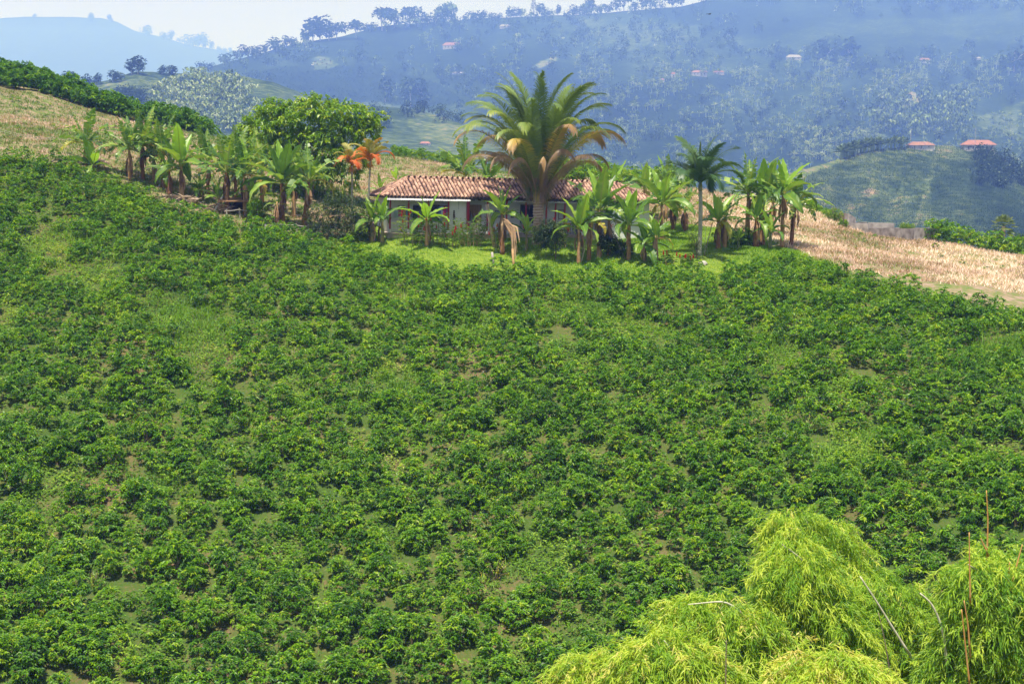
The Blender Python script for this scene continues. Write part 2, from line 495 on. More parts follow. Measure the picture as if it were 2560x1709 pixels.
mg, t, out = newmat("hillside_ground")
A1 = N(t, "ShaderNodeAttribute", attribute_name="straw")
A2 = N(t, "ShaderNodeAttribute", attribute_name="lawn")
n1, n2, n3 = noise(t, 0.22, 6), noise(t, 2.2, 6), noise(t, 0.8, 7, rough=0.65)
soil = ramp(t, [(0.34, (0.035, 0.065, 0.014)), (0.46, (0.06, 0.105, 0.018)), (0.54, (0.10, 0.11, 0.032)), (0.61, (0.19, 0.115, 0.07)), (0.74, (0.27, 0.15, 0.11))])
t.links.new(math_(t, 'ADD', math_(t, 'MULTIPLY', n1, 0.3), math_(t, 'ADD', math_(t, 'MULTIPLY', n3, 0.3), math_(t, 'MULTIPLY', noise(t, 6.0, 6, rough=0.7), 0.4))), soil.inputs[0])
dry = ramp(t, [(0.34, (0.09, 0.16, 0.03)), (0.46, (0.16, 0.18, 0.06)), (0.53, (0.27, 0.20, 0.13)), (0.62, (0.36, 0.26, 0.20)), (0.72, (0.22, 0.13, 0.10))])
t.links.new(math_(t, 'ADD', math_(t, 'MULTIPLY', n3, 0.62), math_(t, 'MULTIPLY', n2, 0.38)), dry.inputs[0])
gr = ramp(t, [(0.3, (0.10, 0.17, 0.02)), (0.6, (0.19, 0.26, 0.03)), (0.8, (0.30, 0.30, 0.08))])
t.links.new(n2, gr.inputs[0])
m1 = N(t, "ShaderNodeMix", data_type='RGBA'); m2 = N(t, "ShaderNodeMix", data_type='RGBA')
t.links.new(A1.outputs["Fac"], m1.inputs[0]); t.links.new(soil.outputs[0], m1.inputs[6]); t.links.new(dry.outputs[0], m1.inputs[7])
t.links.new(A2.outputs["Fac"], m2.inputs[0]); t.links.new(m1.outputs[2], m2.inputs[6]); t.links.new(gr.outputs[0], m2.inputs[7])
p = N(t, "ShaderNodeBsdfPrincipled"); p.inputs["Roughness"].default_value = 0.95; p.inputs["Specular IOR Level"].default_value = 0.1
t.links.new(m2.outputs[2], p.inputs["Base Color"])
b = N(t, "ShaderNodeBump"); b.inputs["Strength"].default_value = 0.7; b.inputs["Distance"].default_value = 0.15
t.links.new(n2, b.inputs["Height"]); t.links.new(b.outputs[0], p.inputs["Normal"])
t.links.new(p.outputs[0], out.inputs["Surface"])
hs = kind(obj("hillside_ground", mb, mg, smooth=True, extra={"straw": straw.ravel(), "lawn": lawn.ravel()}), "structure")

# ================================================================== FAR HILLS
def hillmat(name, stops, scale, row=None, detail=7):
    m, t, out = newmat(name)
    at = N(t, "ShaderNodeAttribute", attribute_name="tint")
    nn = noise(t, scale, detail, rough=0.6)
    n4 = noise(t, scale * 7, 5, rough=0.6)
    v = math_(t, 'ADD', at.outputs["Fac"], math_(t, 'MULTIPLY', math_(t, 'SUBTRACT', nn, 0.5), 0.7))
    v = math_(t, 'ADD', v, math_(t, 'MULTIPLY', math_(t, 'SUBTRACT', n4, 0.5), 1.15))
    r = ramp(t, stops)
    t.links.new(v, r.inputs[0])
    p = N(t, "ShaderNodeBsdfPrincipled"); p.inputs["Roughness"].default_value = 1.0; p.inputs["Specular IOR Level"].default_value = 0.05
    t.links.new(r.outputs[0], p.inputs["Base Color"])
    b = N(t, "ShaderNodeBump"); b.inputs["Strength"].default_value = 1.0; b.inputs["Distance"].default_value = 2.5
    t.links.new(n4, b.inputs["Height"]); t.links.new(b.outputs[0], p.inputs["Normal"])
    t.links.new(p.outputs[0], out.inputs["Surface"])
    return m
HSTOPS = [(0.0, (0.009, 0.018, 0.009)), (0.30, (0.016, 0.032, 0.013)), (0.55, (0.042, 0.070, 0.024)), (0.78, (0.12, 0.155, 0.055)), (0.92, (0.22, 0.18, 0.10)), (1.0, (0.27, 0.19, 0.13))]
M_HILL = hillmat("far_hill", HSTOPS, 0.02)

class Hill:
    """a hillside whose skyline runs through the given pixels at the given depths; s = 0 at its foot, 1 on the crest"""
    def __init__(s, crest, foot_py, foot_Y, amp, seed, px0=-700, px1=3300, step=9, rows=70, curve=1.0, far=1.0):
        s.c = np.array(crest, float); s.c[:, 2] *= far
        s.fp, s.fY, s.amp, s.seed, s.curve = foot_py, foot_Y * far, amp * far, seed, curve
        s.px0, s.px1, s.step, s.rows = px0, px1, step, rows
    def crest(s, px):
        return np.interp(px, s.c[:, 0], s.c[:, 1]), np.interp(px, s.c[:, 0], s.c[:, 2])
    def at(s, px, sv):
        px, sv = np.asarray(px, float), np.asarray(sv, float)
        cp, cY = s.crest(px)
        cp = cp + 1.6 * fbm(px, px * 0, s.seed + 9, 4, 0.03)
        py = s.fp + (cp - s.fp) * sv
        Y = s.fY + (cY - s.fY) * sv ** s.curve
        Y = Y + s.amp * fbm(px, sv * 420, s.seed, 4, 0.011) * np.sin(np.clip(sv, 0, 1) * PI) ** 0.6
        return P(px, py, Y)
    def loc(s, px, py):
        cp, cY = s.crest(np.asarray(px, float))
        return s.at(px, np.clip((s.fp - py) / (s.fp - cp), 0, 1))
    def build(s, name, mat, field=None, base=0.35):
        px = np.arange(s.px0, s.px1 + 1, s.step)
        sv = np.linspace(0, 1, s.rows)
        a, b = np.meshgrid(px, sv)
        v = s.at(a, b)
        cp, cY = s.crest(a)
        py = s.fp + (cp - s.fp) * b
        tint = np.full(a.shape, base)
        if field: tint = field(a, py, tint)
        # foot goes on down to the valley floor, crest folds over to the back
        f = v[0].copy(); f[:, 1] -= 25; f[:, 2] = -138
        k1 = v[-1].copy(); k1[:, 1] *= 1.06; k1[:, 0] *= 1.06; k1[:, 2] -= 0.05 * v[-1][:, 1] * 0.25
        k2 = v[-1].copy(); k2[:, 1] *= 1.3; k2[:, 0] *= 1.3; k2[:, 2] = -138
        v = np.concatenate([f[None], v, k1[None], k2[None]])
        tint = np.concatenate([tint[:1], tint, tint[-1:], tint[-1:]])
        mb = MB()
        ny, nx = v.shape[:2]
        i = np.arange(ny * nx).reshape(ny, nx)
        mb.add(v.reshape(-1, 3), quads=np.stack([i[:-1, :-1], i[:-1, 1:], i[1:, 1:], i[1:, :-1]], -1).reshape(-1, 4), tint=tint.ravel())
        s.ob = kind(obj(name, mb, mat, smooth=True), "structure")
        return s.ob

H_MIST = Hill([(-900, 90, 4600), (-200, 55, 4600), (0, 46, 4500), (90, 42, 4500), (250, 46, 4500), (290, 54, 4500), (340, 78, 4500), (400, 92, 4500), (470, 112, 4500), (600, 134, 4500), (700, 150, 4500), (1200, 190, 4700), (3400, 190, 5200)],
              330, 2600, 120, 21, step=14, rows=40, far=2.1)
H_MAIN = Hill([(-900, 300, 700), (100, 250, 720), (300, 218, 760), (420, 196, 800), (500, 178, 850), (560, 158, 880), (620, 142, 900), (690, 122, 950), (780, 104, 990), (860, 90, 1010), (900, 80, 1030), (940, 68, 1050), (1000, 62, 1080), (1100, 56, 1100),
                (1200, 46, 1120), (1330, 42, 1120), (1450, 36, 1140), (1600, 26, 1160), (1700, 16, 1170), (1760, 2, 1180), (1850, -12, 1200), (2000, -40, 1250), (2300, -90, 1300), (2560, -120, 1350), (3300, -150, 1400)],
              480, 430, 38, 4, rows=110, curve=1.35, far=3.2)
H_GREEN = Hill([(-900, 420, 330), (60, 250, 400), (150, 216, 420), (230, 208, 430), (280, 200, 430), (325, 182, 440), (345, 178, 440), (440, 184, 450), (520, 188, 450), (600, 190, 450), (680, 204, 450), (740, 226, 450), (820, 250, 455), (900, 262, 460), (1050, 276, 460), (1120, 296, 450), (1200, 330, 430), (1300, 380, 400), (1500, 440, 380), (3400, 620, 300)],
               460, 250, 14, 12, px1=1500, step=10, rows=50, far=2.9)
H_RIGHT = Hill([(-900, 900, 250), (1500, 560, 250), (1800, 470, 290), (1960, 436, 310), (2060, 408, 330), (2140, 384, 345), (2200, 372, 350), (2300, 364, 360), (2380, 366, 365), (2460, 376, 365), (2560, 420, 360), (2700, 470, 350), (3400, 620, 320)],
               720, 205, 10, 31, step=8, rows=60, far=2.6)

F_COFFEE1 = [(600, 186), (700, 170), (920, 166), (1010, 186), (1100, 214), (1180, 262), (1000, 268), (820, 262), (730, 240), (680, 208)]
F_PALE = [(830, 262), (960, 258), (1090, 280), (1150, 330), (1060, 362), (960, 330), (880, 290)]
F_CLEAR = [(772, 146), (800, 140), (828, 146), (852, 170), (768, 170)]
F_RPAST = [(1830, 100), (2050, 60), (2300, 40), (2560, 30), (2560, 110), (2350, 90), (2150, 84), (2000, 120), (1880, 136)]
F_SOIL = [(2235, 258), (2290, 232), (2310, 250), (2260, 276)]
F_GRAS2 = [(2440, 300), (2560, 250), (2560, 350), (2470, 330)]
F_BARE = [(1300, 160), (1380, 134), (1392, 150), (1330, 166)]
F_COFFEE2 = [(1600, 205), (1840, 190), (1900, 215), (1760, 250), (1650, 290), (1560, 290), (1540, 240)]
F_PURP = [(1500, 70), (1740, 60), (1760, 110), (1640, 120), (1560, 140)]
def field_main(px, py, tint):
    n = fbm(px, py, 77, 4, 0.02)
    tint = 0.34 + 0.22 * n
    for poly, val in ((F_COFFEE1, 0.18), (F_COFFEE2, 0.2), (F_PALE, 0.56), (F_CLEAR, 0.64), (F_RPAST, 0.46), (F_SOIL, 0.90), (F_GRAS2, 0.60), (F_BARE, 0.84), (F_PURP, 0.52)):
        tint = np.where(inpoly(px + 22 * n, py + 9 * n, poly), val + 0.10 * n, tint)
    return tint
def field_green(px, py, tint):
    n = fbm(px, py, 78, 4, 0.02)
    tint = 0.56 + 0.14 * n
    return tint
D_SOIL = [(2230, 460), (2330, 450), (2350, 490), (2260, 510), (2180, 500), (2150, 492)]
D_GRASS = [(1800, 500), (1960, 434), (2080, 398), (2150, 380), (2160, 390), (2060, 420), (1960, 470), (1880, 520)]
def field_right(px, py, tint):
    n = fbm(px, py, 79, 4, 0.03)
    tint = 0.60 + 0.14 * n
    tint = np.where(inpoly(px, py + 4 * n, D_GRASS), 0.70, tint)
    tint = np.where(inpoly(px + 34 * n, py + 16 * n, D_SOIL), 0.66 + 0.3 * n, tint)
    tint = np.where((px > 2330) & (py > 400), 0.50 + 0.14 * n, tint)
    tint = np.where(np.abs(px - (2350 - 0.35 * (py - 380)) + 6 * n) < 7, 0.72, tint)
    return tint
H_MIST.build("far_misty_mountain", M_HILL, base=0.4)
H_MAIN.build("mountainside", M_HILL, field_main)
H_GREEN.build("green_hill", M_HILL, field_green)
H_RIGHT.build("plantation_hill", M_HILL, field_right)

mb = MB()
mb.add([[-9900, -60, -134], [9900, -60, -134], [9900, 12900, -134], [-9900, 12900, -134]], quads=[[0, 1, 2, 3]], tint=0.35)
kind(obj("valley_floor", mb, M_HILL), "structure")

# ================================================================== THE AIR
mb = MB()
mb.box((0, 6450, 330), (20000, 13060, 940))
mh = bpy.data.materials.new("haze_air")
mh.use_nodes = True
t = mh.node_tree
t.nodes.clear()
out = N(t, "ShaderNodeOutputMaterial")
pv = N(t, "ShaderNodeVolumePrincipled")
pv.inputs["Color"].default_value = (0.20, 0.345, 1.0, 1)
pv.inputs["Absorption Color"].default_value = (1, 1, 1, 1)
pv.inputs["Density"].default_value = 0.00034
pv.inputs["Anisotropy"].default_value = 0.0
t.links.new(pv.outputs[0], out.inputs["Volume"])
hz = kind(obj("haze", mb, mh), "stuff")
# ================================================================== THE FARMHOUSE
HL, HD, EZ, RZ, RU = 21.5, 6.0, 2.68, 3.98, 2.3
FLZ = -5.30
M_WALL = solid("limewash_wall", (0.72, 0.72, 0.73), (0.83, 0.83, 0.83), 1.2, 0.9, bump=0.2)
M_WHITE = solid("white_paint", (0.78, 0.78, 0.78), (0.84, 0.84, 0.83), 2, 0.7)
M_REDP = solid("red_paint", (0.30, 0.012, 0.030), (0.40, 0.03, 0.05), 4, 0.5)
M_TILE = solid("clay_tile", (0.17, 0.090, 0.068), (0.55, 0.34, 0.25), 2.2, 0.9, objvar=0.42, tintvar=0.42, bump=0.3, detail=9)
M_UNDER = solid("old_roof_boards", (0.05, 0.04, 0.035), (0.10, 0.075, 0.06), 4, 0.95)
M_ZINC = solid("zinc_sheet", (0.42, 0.42, 0.45), (0.66, 0.65, 0.66), 1.6, 0.45, objvar=0.4, spec=0.5)
M_PLINTH = solid("pale_brick_plinth", (0.34, 0.26, 0.21), (0.60, 0.52, 0.46), 2.5, 0.95, bump=0.5)
M_PICKET = solid("white_picket", (0.62, 0.60, 0.60), (0.76, 0.74, 0.74), 3, 0.8)
M_DARKW = solid("dark_wood", (0.05, 0.035, 0.03), (0.10, 0.07, 0.055), 5, 0.8)
M_GREYW = solid("grey_boards", (0.16, 0.15, 0.17), (0.26, 0.24, 0.26), 4, 0.9)
house = thing("farmhouse", "long low farmhouse with clay tile roof, white walls and red porch posts", "house", (HOUSE[0], HOUSE[1], FLZ), (0, R(1.55), HA))
_hm = Matrix.Translation((HOUSE[0], HOUSE[1], FLZ)) @ Matrix.Rotation(HA, 4, 'Z') @ Matrix.Rotation(R(1.55), 4, 'Y')
def HW(u, v, z):
    return _hm @ Vector((u, v, z))
def UU(px, v, z=1.2):
    lo, hi = -3.0, 30.0
    for _ in range(40):
        m = (lo + hi) / 2
        if PIX(HW(m, v, z))[0] < px: lo = m
        else: hi = m
    return lo
def hbox(name, u0, u1, v0, v1, z0, z1, mat, parent=house, label=None):
    mb = MB()
    mb.box(((u0 + u1) / 2, (v0 + v1) / 2, (z0 + z1) / 2), (u1 - u0, v1 - v0, z1 - z0))
    o = obj(name, mb, mat, parent)
    if label: o["label"] = label
    return o
PV = 0.42                                  # the porch posts' line
WV = 2.05                                  # the wall behind the porch
uR = UU(1524, 0.5)
hbox("plinth", 0.25, uR - 0.02, 0.25, HD - 0.3, -1.5, -0.06, M_PLINTH)
hbox("porch_floor", 0.15, uR - 0.01, 0.15, HD - 0.25, -0.058, 0.0, M_PLINTH)
# front wall with openings (u0, u1, z0, z1)
op = [(UU(1032, WV), UU(1062, WV), 0.9, 2.0), (UU(1078, WV), UU(1098, WV), 0.02, 2.05), (UU(1174, WV), UU(1203, WV), 0.02, 2.1), (UU(1300, WV), UU(1335, WV), 0.02, 2.2), (UU(1440, WV), UU(1470, WV), 0.02, 2.05)]
mbw = MB()
def seg(u0, u1, z0, z1, v=WV, th=0.2):
    mbw.box(((u0 + u1) / 2, v + th / 2, (z0 + z1) / 2), (u1 - u0, th, z1 - z0))
ucur = 0.75
for (a, b_, z0, z1) in op:
    seg(ucur, a, 0, 2.9); seg(a, b_, z1, 2.9)
    if z0 > 0.1: seg(a, b_, 0, z0)
    ucur = b_
seg(ucur, uR - 0.02, 0, 2.9)
obj("front_wall", mbw, M_WALL, house)
ua, ub = UU(1121, PV), UU(1166, PV)
mb = MB(); mb.box(((ua + ub) / 2, PV + 0.10, 1.29), (ub - ua, 0.18, 2.58)); mb.box((ua + 0.08, (PV + 0.2 + WV) / 2, 1.29), (0.16, WV - PV - 0.2, 2.58)); mb.box((ub - 0.08, (PV + 0.2 + WV) / 2, 1.29), (0.16, WV - PV - 0.2, 2.58))
obj("porch_room_wall", mb, M_WALL, house)
hbox("end_wall", 0.55, 0.747, WV, HD - 0.6, 0, 2.6, M_WALL)
hbox("back_wall", 0.75, HL - 0.5, HD - 0.8, HD - 0.6, -0.02, 2.6, M_WALL)
hbox("partition_wall", 7.0, 7.2, WV + 0.21, HD - 0.81, 0.0, 2.55, M_WALL)
hbox("partition_wall", 12.0, 12.2, WV + 0.21, HD - 0.81, 0.0, 2.55, M_WALL)
# window and door woodwork
for k, (a, b_, z0, z1) in enumerate(op):
    mb = MB()
    mb.box((a + 0.04, WV - 0.01, (z0 + z1) / 2), (0.07, 0.1, z1 - z0)); mb.box((b_ - 0.04, WV - 0.01, (z0 + z1) / 2), (0.07, 0.1, z1 - z0)); mb.box(((a + b_) / 2, WV - 0.012, z1 - 0.035), (b_ - a - 0.15, 0.1, 0.07))
    obj("window_frame" if k == 0 else "door_frame", mb, M_DARKW, house)
# porch posts
post_px = [975, 1021, 1070, 1119.6, 1168.5, 1218, 1266, 1314, 1365, 1388, 1411, 1455, 1495]
posts_u = []
for k, px in enumerate(post_px):
    u = UU(px, PV)
    posts_u.append(u)
    w = 0.19 if k == 4 else 0.105
    mb = MB(); mb.box((0, 0, 1.41), (w, w, 2.3)); mb.box((0, 0, 2.50), (w * 2.0, w * 0.9, 0.09))
    po = obj("porch_post", mb, M_REDP, house, (u, PV - 0.02 if k not in (3, 4) else PV - 0.13, 0))
    mb = MB()
    mb.tube([[0, 0, 0.0], [0, 0, 0.26]], [w * 1.15, w * 0.75], 4)
    obj("post_base", mb, M_WHITE, po)
hbox("eave_beam", 0.3, uR - 0.05, PV - 0.07, PV + 0.09, 2.56, 2.72, M_DARKW)
# railings
def railing(px0, px1, mat=M_PICKET, top=0.84):
    u0, u1 = UU(px0, PV), UU(px1, PV)
    mb = MB()
    mb.box(((u0 + u1) / 2, PV, top - 0.08), (u1 - u0, 0.05, 0.05)); mb.box(((u0 + u1) / 2, PV, 0.18), (u1 - u0, 0.05, 0.05))
    n = int((u1 - u0) / 0.125)
    for i in range(n):
        mb.box((u0 + (i + 0.5) * (u1 - u0) / n, PV - 0.035, 0.06 + (top - 0.06) / 2 + rng.uniform(-0.012, 0.012)), (0.068, 0.022, top - 0.06), tint=rng.uniform(0.2, 0.8))
    obj("railing", mb, mat, house)
for a, b_ in ((977, 1019), (1023, 1068), (1072, 1117), (1171, 1216), (1220, 1264), (1268, 1312), (1316, 1363)):
    railing(a, b_)
for a, b_ in ((1390, 1409), (1413, 1453), (1457, 1493)):
    railing(a, b_, M_GREYW, 0.88)
o = hbox("maroon_panel", 0.32, UU(971, PV), PV - 0.02, PV + 0.03, 0.05, 0.85, M_REDP)
# the bright white room at the right end, on stilts
uE = HL - 0.45
hbox("white_room_wall", uR, uE, 0.5, 0.7, -1.0, 2.6, M_WHITE)
hbox("white_room_wall", uR, uR + 0.2, 0.702, 5.2, -1.0, 2.6, M_WHITE)
hbox("white_room_wall", uE - 0.2, uE, 0.702, 5.2, -1.0, 2.6, M_WHITE)
hbox("white_room_floor", uR - 0.05, uE + 0.05, 0.4, 5.2, -1.13, -1.003, M_WHITE)
for u in (uR + 0.35, (uR + uE) / 2 + 0.4, uE - 0.3):
    for v in (0.7, 4.4):
        hbox("stilt", u - 0.14, u + 0.14, v - 0.14, v + 0.14, -3.4, -1.131, M_WHITE)
hbox("cellar_wall", uR - 0.05, uE, 4.6, 4.75, -3.4, -1.135, M_GREYW)
# roof shell
rb = MB()
E, RZ_ = EZ - 0.05, RZ - 0.05
vv = [(0, 0, E), (HL, 0, E), (HL, HD, E), (0, HD, E), (RU, HD / 2, RZ_), (HL - RU, HD / 2, RZ_)]
rb.add(vv, tris=[[0, 4, 3], [1, 2, 5]], quads=[[0, 1, 5, 4], [2, 3, 4, 5]])
vl = [(x, y, z - 0.09) for x, y, z in vv]
rb.add(vl, tris=[[0, 3, 4], [1, 5, 2]], quads=[[0, 4, 5, 1], [2, 5, 4, 3]])
rb.add([*[vv[i] for i in range(4)], *[vl[i] for i in range(4)]], quads=[[0, 4, 5, 1], [1, 5, 6, 2], [2, 6, 7, 3], [3, 7, 4, 0]])
roof = obj("roof", rb, M_UNDER, house)
for k in range(44):                       # rafter tails under the front eave
    pass
mb = MB()
for u in np.arange(0.25, HL - 0.2, 0.5):
    mb.box((u, 0.3, EZ - 0.16), (0.07, 0.62, 0.09))
kind(obj("rafter_tails", mb, M_DARKW, house), "stuff")
# tiles
def tile_mb(L=0.47, r0=0.118, r1=0.092, n=6):
    mb = MB()
    th = np.linspace(0, PI, n + 1)
    def arc(r, y):
        return np.stack([np.cos(th) * r, np.full(n + 1, y), np.sin(th) * r * 0.86], -1)
    a, b_, c, d = arc(r0, 0), arc(r1, L), arc(r0 - 0.02, 0), arc(r1 - 0.02, L)
    q = []
    for i in range(n):
        q += [[i, i + 1, n + 2 + i, n + 1 + i]]
    mb.add(np.r_[a, b_], quads=q, tint=0.5)
    mb.add(np.r_[c, d], quads=[[x[1], x[0], x[3], x[2]] for x in q], tint=0.5)
    mb.add(np.r_[a, c], quads=[[x[0], x[3], x[2], x[1]] for x in q], tint=0.5)
    return mb
TMB = tile_mb()
TME = TMB.mesh("roof_tile", M_TILE, smooth=False)
TARR = TMB.arrays()
def plane_tiles(O, eu, es, width, lo, hi, nrow, du=0.285, ds=0.352):
    """cover tiles laid up a roof plane; lo/hi give the plane's edges at row height s"""
    eu, es = np.array(eu, float), np.array(es, float)
    en = np.cross(eu, es)
    res = []
    for j in range(nrow):
        s_ = j * ds
        for i in range(int(width / du) + 1):
            u = (i + 0.5) * du + 0.012 * math.sin(i * 1.7)
            if lo(s_ + 0.2) - 0.06 < u < hi(s_ + 0.2) + 0.06:
                M = np.eye(4)
                a = rng.normal(0, 0.035)
                x = eu * math.cos(a) + es * math.sin(a)
                y = -eu * math.sin(a) + es * math.cos(a)
                y = y + en * 0.05; y /= np.linalg.norm(y)
                M[:3, 0], M[:3, 1], M[:3, 2] = x, y, np.cross(x, y)
                M[:3, 3] = np.array(O) + eu * (u + rng.normal(0, 0.008)) + es * (s_ - 0.07 + rng.normal(0, 0.014)) + en * (0.02 + rng.uniform(0, 0.02) + 0.05 * math.sin(u * 0.55) * math.sin(s_ * 0.9))
                res.append(M)
    return res
sl = math.hypot(HD / 2, RZ - EZ)
sl2 = math.hypot(RU, RZ - EZ)
front = plane_tiles((0, 0, EZ), (1, 0, 0), (0, HD / 2 / sl, (RZ - EZ) / sl), HL, lambda s_: RU * s_ / sl, lambda s_: HL - RU * s_ / sl, int(sl / 0.352) + 1)
left = plane_tiles((0, HD, EZ), (0, -1, 0), (RU / sl2, 0, (RZ - EZ) / sl2), HD, lambda s_: HD / 2 * s_ / sl2, lambda s_: HD - HD / 2 * s_ / sl2, int(sl2 / 0.352))
right_ = plane_tiles((HL, 0, EZ), (0, 1, 0), (-RU / sl2, 0, (RZ - EZ) / sl2), HD, lambda s_: HD / 2 * s_ / sl2, lambda s_: HD - HD / 2 * s_ / sl2, int(sl2 / 0.352))
back = plane_tiles((HL, HD, EZ), (-1, 0, 0), (0, -HD / 2 / sl, (RZ - EZ) / sl), HL, lambda s_: RU * s_ / sl, lambda s_: HL - RU * s_ / sl, int(sl / 0.352) + 1, du=0.42)
front.sort(key=lambda M: M[0, 3] + 0.3 * M[1, 3])
left.sort(key=lambda M: M[1, 3])
single = left[:40] + front[:225]
rest = left[40:] + front[225:] + right_ + back
for M in single:
    o = link("roof_tile", TME, roof)
    o.matrix_local = Matrix(M.tolist())
mb = MB()
for M in rest:
    mb.merge(None, M, dt=rng.uniform(-0.5, 0.5), arr=TARR)
kind(obj("roof_tiles", mb, M_TILE, roof), "stuff")
RARR = tile_mb(0.5, 0.15, 0.125, 6)
RME = RARR.mesh("ridge_tile", M_TILE)
def ridge(p0, p1, n):
    p0, p1 = np.array(p0, float), np.array(p1, float)
    d = (p1 - p0); L = np.linalg.norm(d); d /= L
    x = np.cross(d, [0, 0, 1.0]); x /= np.linalg.norm(x)
    for i in range(n):
        M = np.eye(4)
        M[:3, 0], M[:3, 1], M[:3, 2] = x, d, np.cross(x, d)
        M[:3, 3] = p0 + d * L * i / n + np.array([0, 0, 0.03 + rng.uniform(0, 0.015)])
        o = link("ridge_tile", RME, roof)
        o.matrix_local = Matrix(M.tolist())
ridge((RU, HD / 2, RZ), (HL - RU, HD / 2, RZ), 36)
ridge((0, 0, EZ), (RU, HD / 2, RZ), 9)
ridge((HL, 0, EZ), (HL - RU, HD / 2, RZ), 9)
# corrugated sheets below the tiles
usz0, usz1 = UU(964, -0.1, 2.5), UU(1174, -0.1, 2.5)
for k in range(6):
    a, b_ = usz0 + (usz1 - usz0) * k / 6, usz0 + (usz1 - usz0) * (k + 1) / 6 + 0.05
    n = 44
    uu_ = np.linspace(a, b_, n)
    zc = 0.022 * np.sin((uu_ - usz0) * 2 * PI / 0.13)
    V = []
    for vq, zq in ((-0.42, EZ - 0.26), (0.2, EZ - 0.075)):
        V.append(np.stack([uu_, np.full(n, vq + 0.02 * (k % 2)), zq + zc + 0.012 * (k % 2)], -1))
    for vq, zq in ((-0.42, EZ - 0.265), (0.2, EZ - 0.08)):
        V.append(np.stack([uu_, np.full(n, vq + 0.02 * (k % 2)), zq + zc + 0.012 * (k % 2)], -1))
    mb = MB()
    q = [[i, i + 1, n + i + 1, n + i] for i in range(n - 1)]
    q2 = [[2 * n + i + 1, 2 * n + i, 3 * n + i, 3 * n + i + 1] for i in range(n - 1)]
    q3 = [[i + 1, i, 2 * n + i, 2 * n + i + 1] for i in range(n - 1)]
    mb.add(np.concatenate(V), quads=q + q2 + q3)
    obj("corrugated_sheet", mb, M_ZINC, house)
# gutter pipe on the right half
mb = MB(); mb.tube([[UU(1280, -0.1, 2.4), -0.06, 2.47], [UU(1440, -0.1, 2.4), -0.06, 2.45]], 0.045, 6)
obj("gutter", mb, M_ZINC, house)

# ---- things in and on the porch
def cloth(name, label, cat, u0, u1, z0, z1, v, col, gather=0.0, folds=5, taper=0.0, group=None, col2=None):
    n, k = 22, 8
    mb = MB()
    V = []
    for j in range(k + 1):
        f = j / k
        w = (u1 - u0) * (1 - taper * (0.5 - 0.5 * math.cos(f * PI)))
        for i in range(n + 1):
            g = i / n
            u = u0 + gather * (1 - f) * 0 + (u1 - u0 - w) * (1 if gather > 0 else 0) + w * g
            V.append((u, v + 0.035 * math.sin(g * folds * 2 * PI) * (0.4 + 0.6 * f), z1 + (z0 - z1) * f))
    i = np.arange((n + 1) * (k + 1)).reshape(k + 1, n + 1)
    Q = np.stack([i[:-1, :-1], i[1:, :-1], i[1:, 1:], i[:-1, 1:]], -1).reshape(-1, 4)
    V = np.array(V)
    mb.add(V, quads=Q)
    mb.add(V + [0, 0.012, 0], quads=Q[:, ::-1])
    m = solid("cloth_" + name, col, col2 or tuple(c * 0.8 for c in col), 6, 0.9)
    W_ = np.array(_hm)
    mb.v = [x @ W_[:3, :3].T + W_[:3, 3] for x in mb.v]
    return tag(obj(name, mb, m, smooth=True), label, cat, group)
cloth("curtain", "tan curtain swept aside in the dark doorway beside the thick red post", "curtain", UU(1173, WV - .1), UU(1203, WV - .1), 0.35, 2.12, WV - 0.08, (0.42, 0.27, 0.12), gather=1, taper=0.62, folds=5)
cloth("curtain", "black lace curtain in the doorway left of the big palm trunk", "curtain", UU(1312, WV - .1), UU(1335, WV - .1), 0.2, 2.2, WV - 0.08, (0.03, 0.03, 0.04), gather=1, taper=0.3, folds=6)
def shirt(name, label, px, w, z1, L, v, col, cat="shirt", sleeves=True):
    u = UU(px, v)
    mb = MB()
    s_ = w / 2
    f = [(-s_ * 0.45, L), (s_ * 0.45, L), (s_ * (1.5 if sleeves else 0.9), L * 0.74), (s_ * (1.2 if sleeves else 0.9), L * 0.60), (s_ * 0.85, L * 0.70), (s_ * 1.0, 0), (-s_ * 1.0, 0), (-s_ * 0.85, L * 0.70), (-s_ * (1.2 if sleeves else 0.9), L * 0.60), (-s_ * (1.5 if sleeves else 0.9), L * 0.74)]
    V = [(x, 0, z - L) for x, z in f]
    T = [[0, 1, 4], [0, 4, 7], [1, 2, 3], [1, 3, 4], [0, 7, 8], [0, 8, 9], [7, 4, 5], [7, 5, 6]]
    ctr = np.array(V)
    mb.add(ctr + [0, -0.035, 0], tris=[x[::-1] for x in T]); mb.add(ctr + [0, 0.035, 0], tris=T)
    n = len(V)
    mb.add(np.r_[ctr + [0, -0.035, 0], ctr + [0, 0.035, 0]], quads=[[i, (i + 1) % n, n + (i + 1) % n, n + i] for i in range(n)])
    o = obj(name, mb, solid("laundry_" + name, col, tuple(c * 0.75 for c in col), 5, 0.9), None)
    o.matrix_world = _hm @ Matrix.Translation((u, v, z1)) @ Matrix.Rotation(rng.uniform(-0.2, 0.2), 4, 'Z')
    return tag(o, label, cat, "laundry drying in the porch")
LV = PV + 0.35
for px, c, lab in ((1097, (0.05, 0.06, 0.16), "navy shirt on the hanging rail, leftmost"), (1103, (0.10, 0.16, 0.45), "blue shirt hanging second on the rail"), (1108.5, (0.55, 0.62, 0.75), "pale blue shirt hanging on the rail left of the magenta one"),
                    (1114.5, (0.50, 0.03, 0.16), "magenta dress hanging on the rail, widest garment"), (1120, (0.30, 0.16, 0.42), "purple shirt hanging at the rail's right end")):
    shirt("shirt", lab, px - 3, 0.27, 2.0, 0.85, LV - 0.25, c, "dress" if "dress" in lab else "shirt")
mb = MB(); mb.tube([[UU(1082, LV - .25), LV - 0.25, 2.02], [UU(1124, LV - .25), LV - 0.25, 2.02]], 0.03, 6)
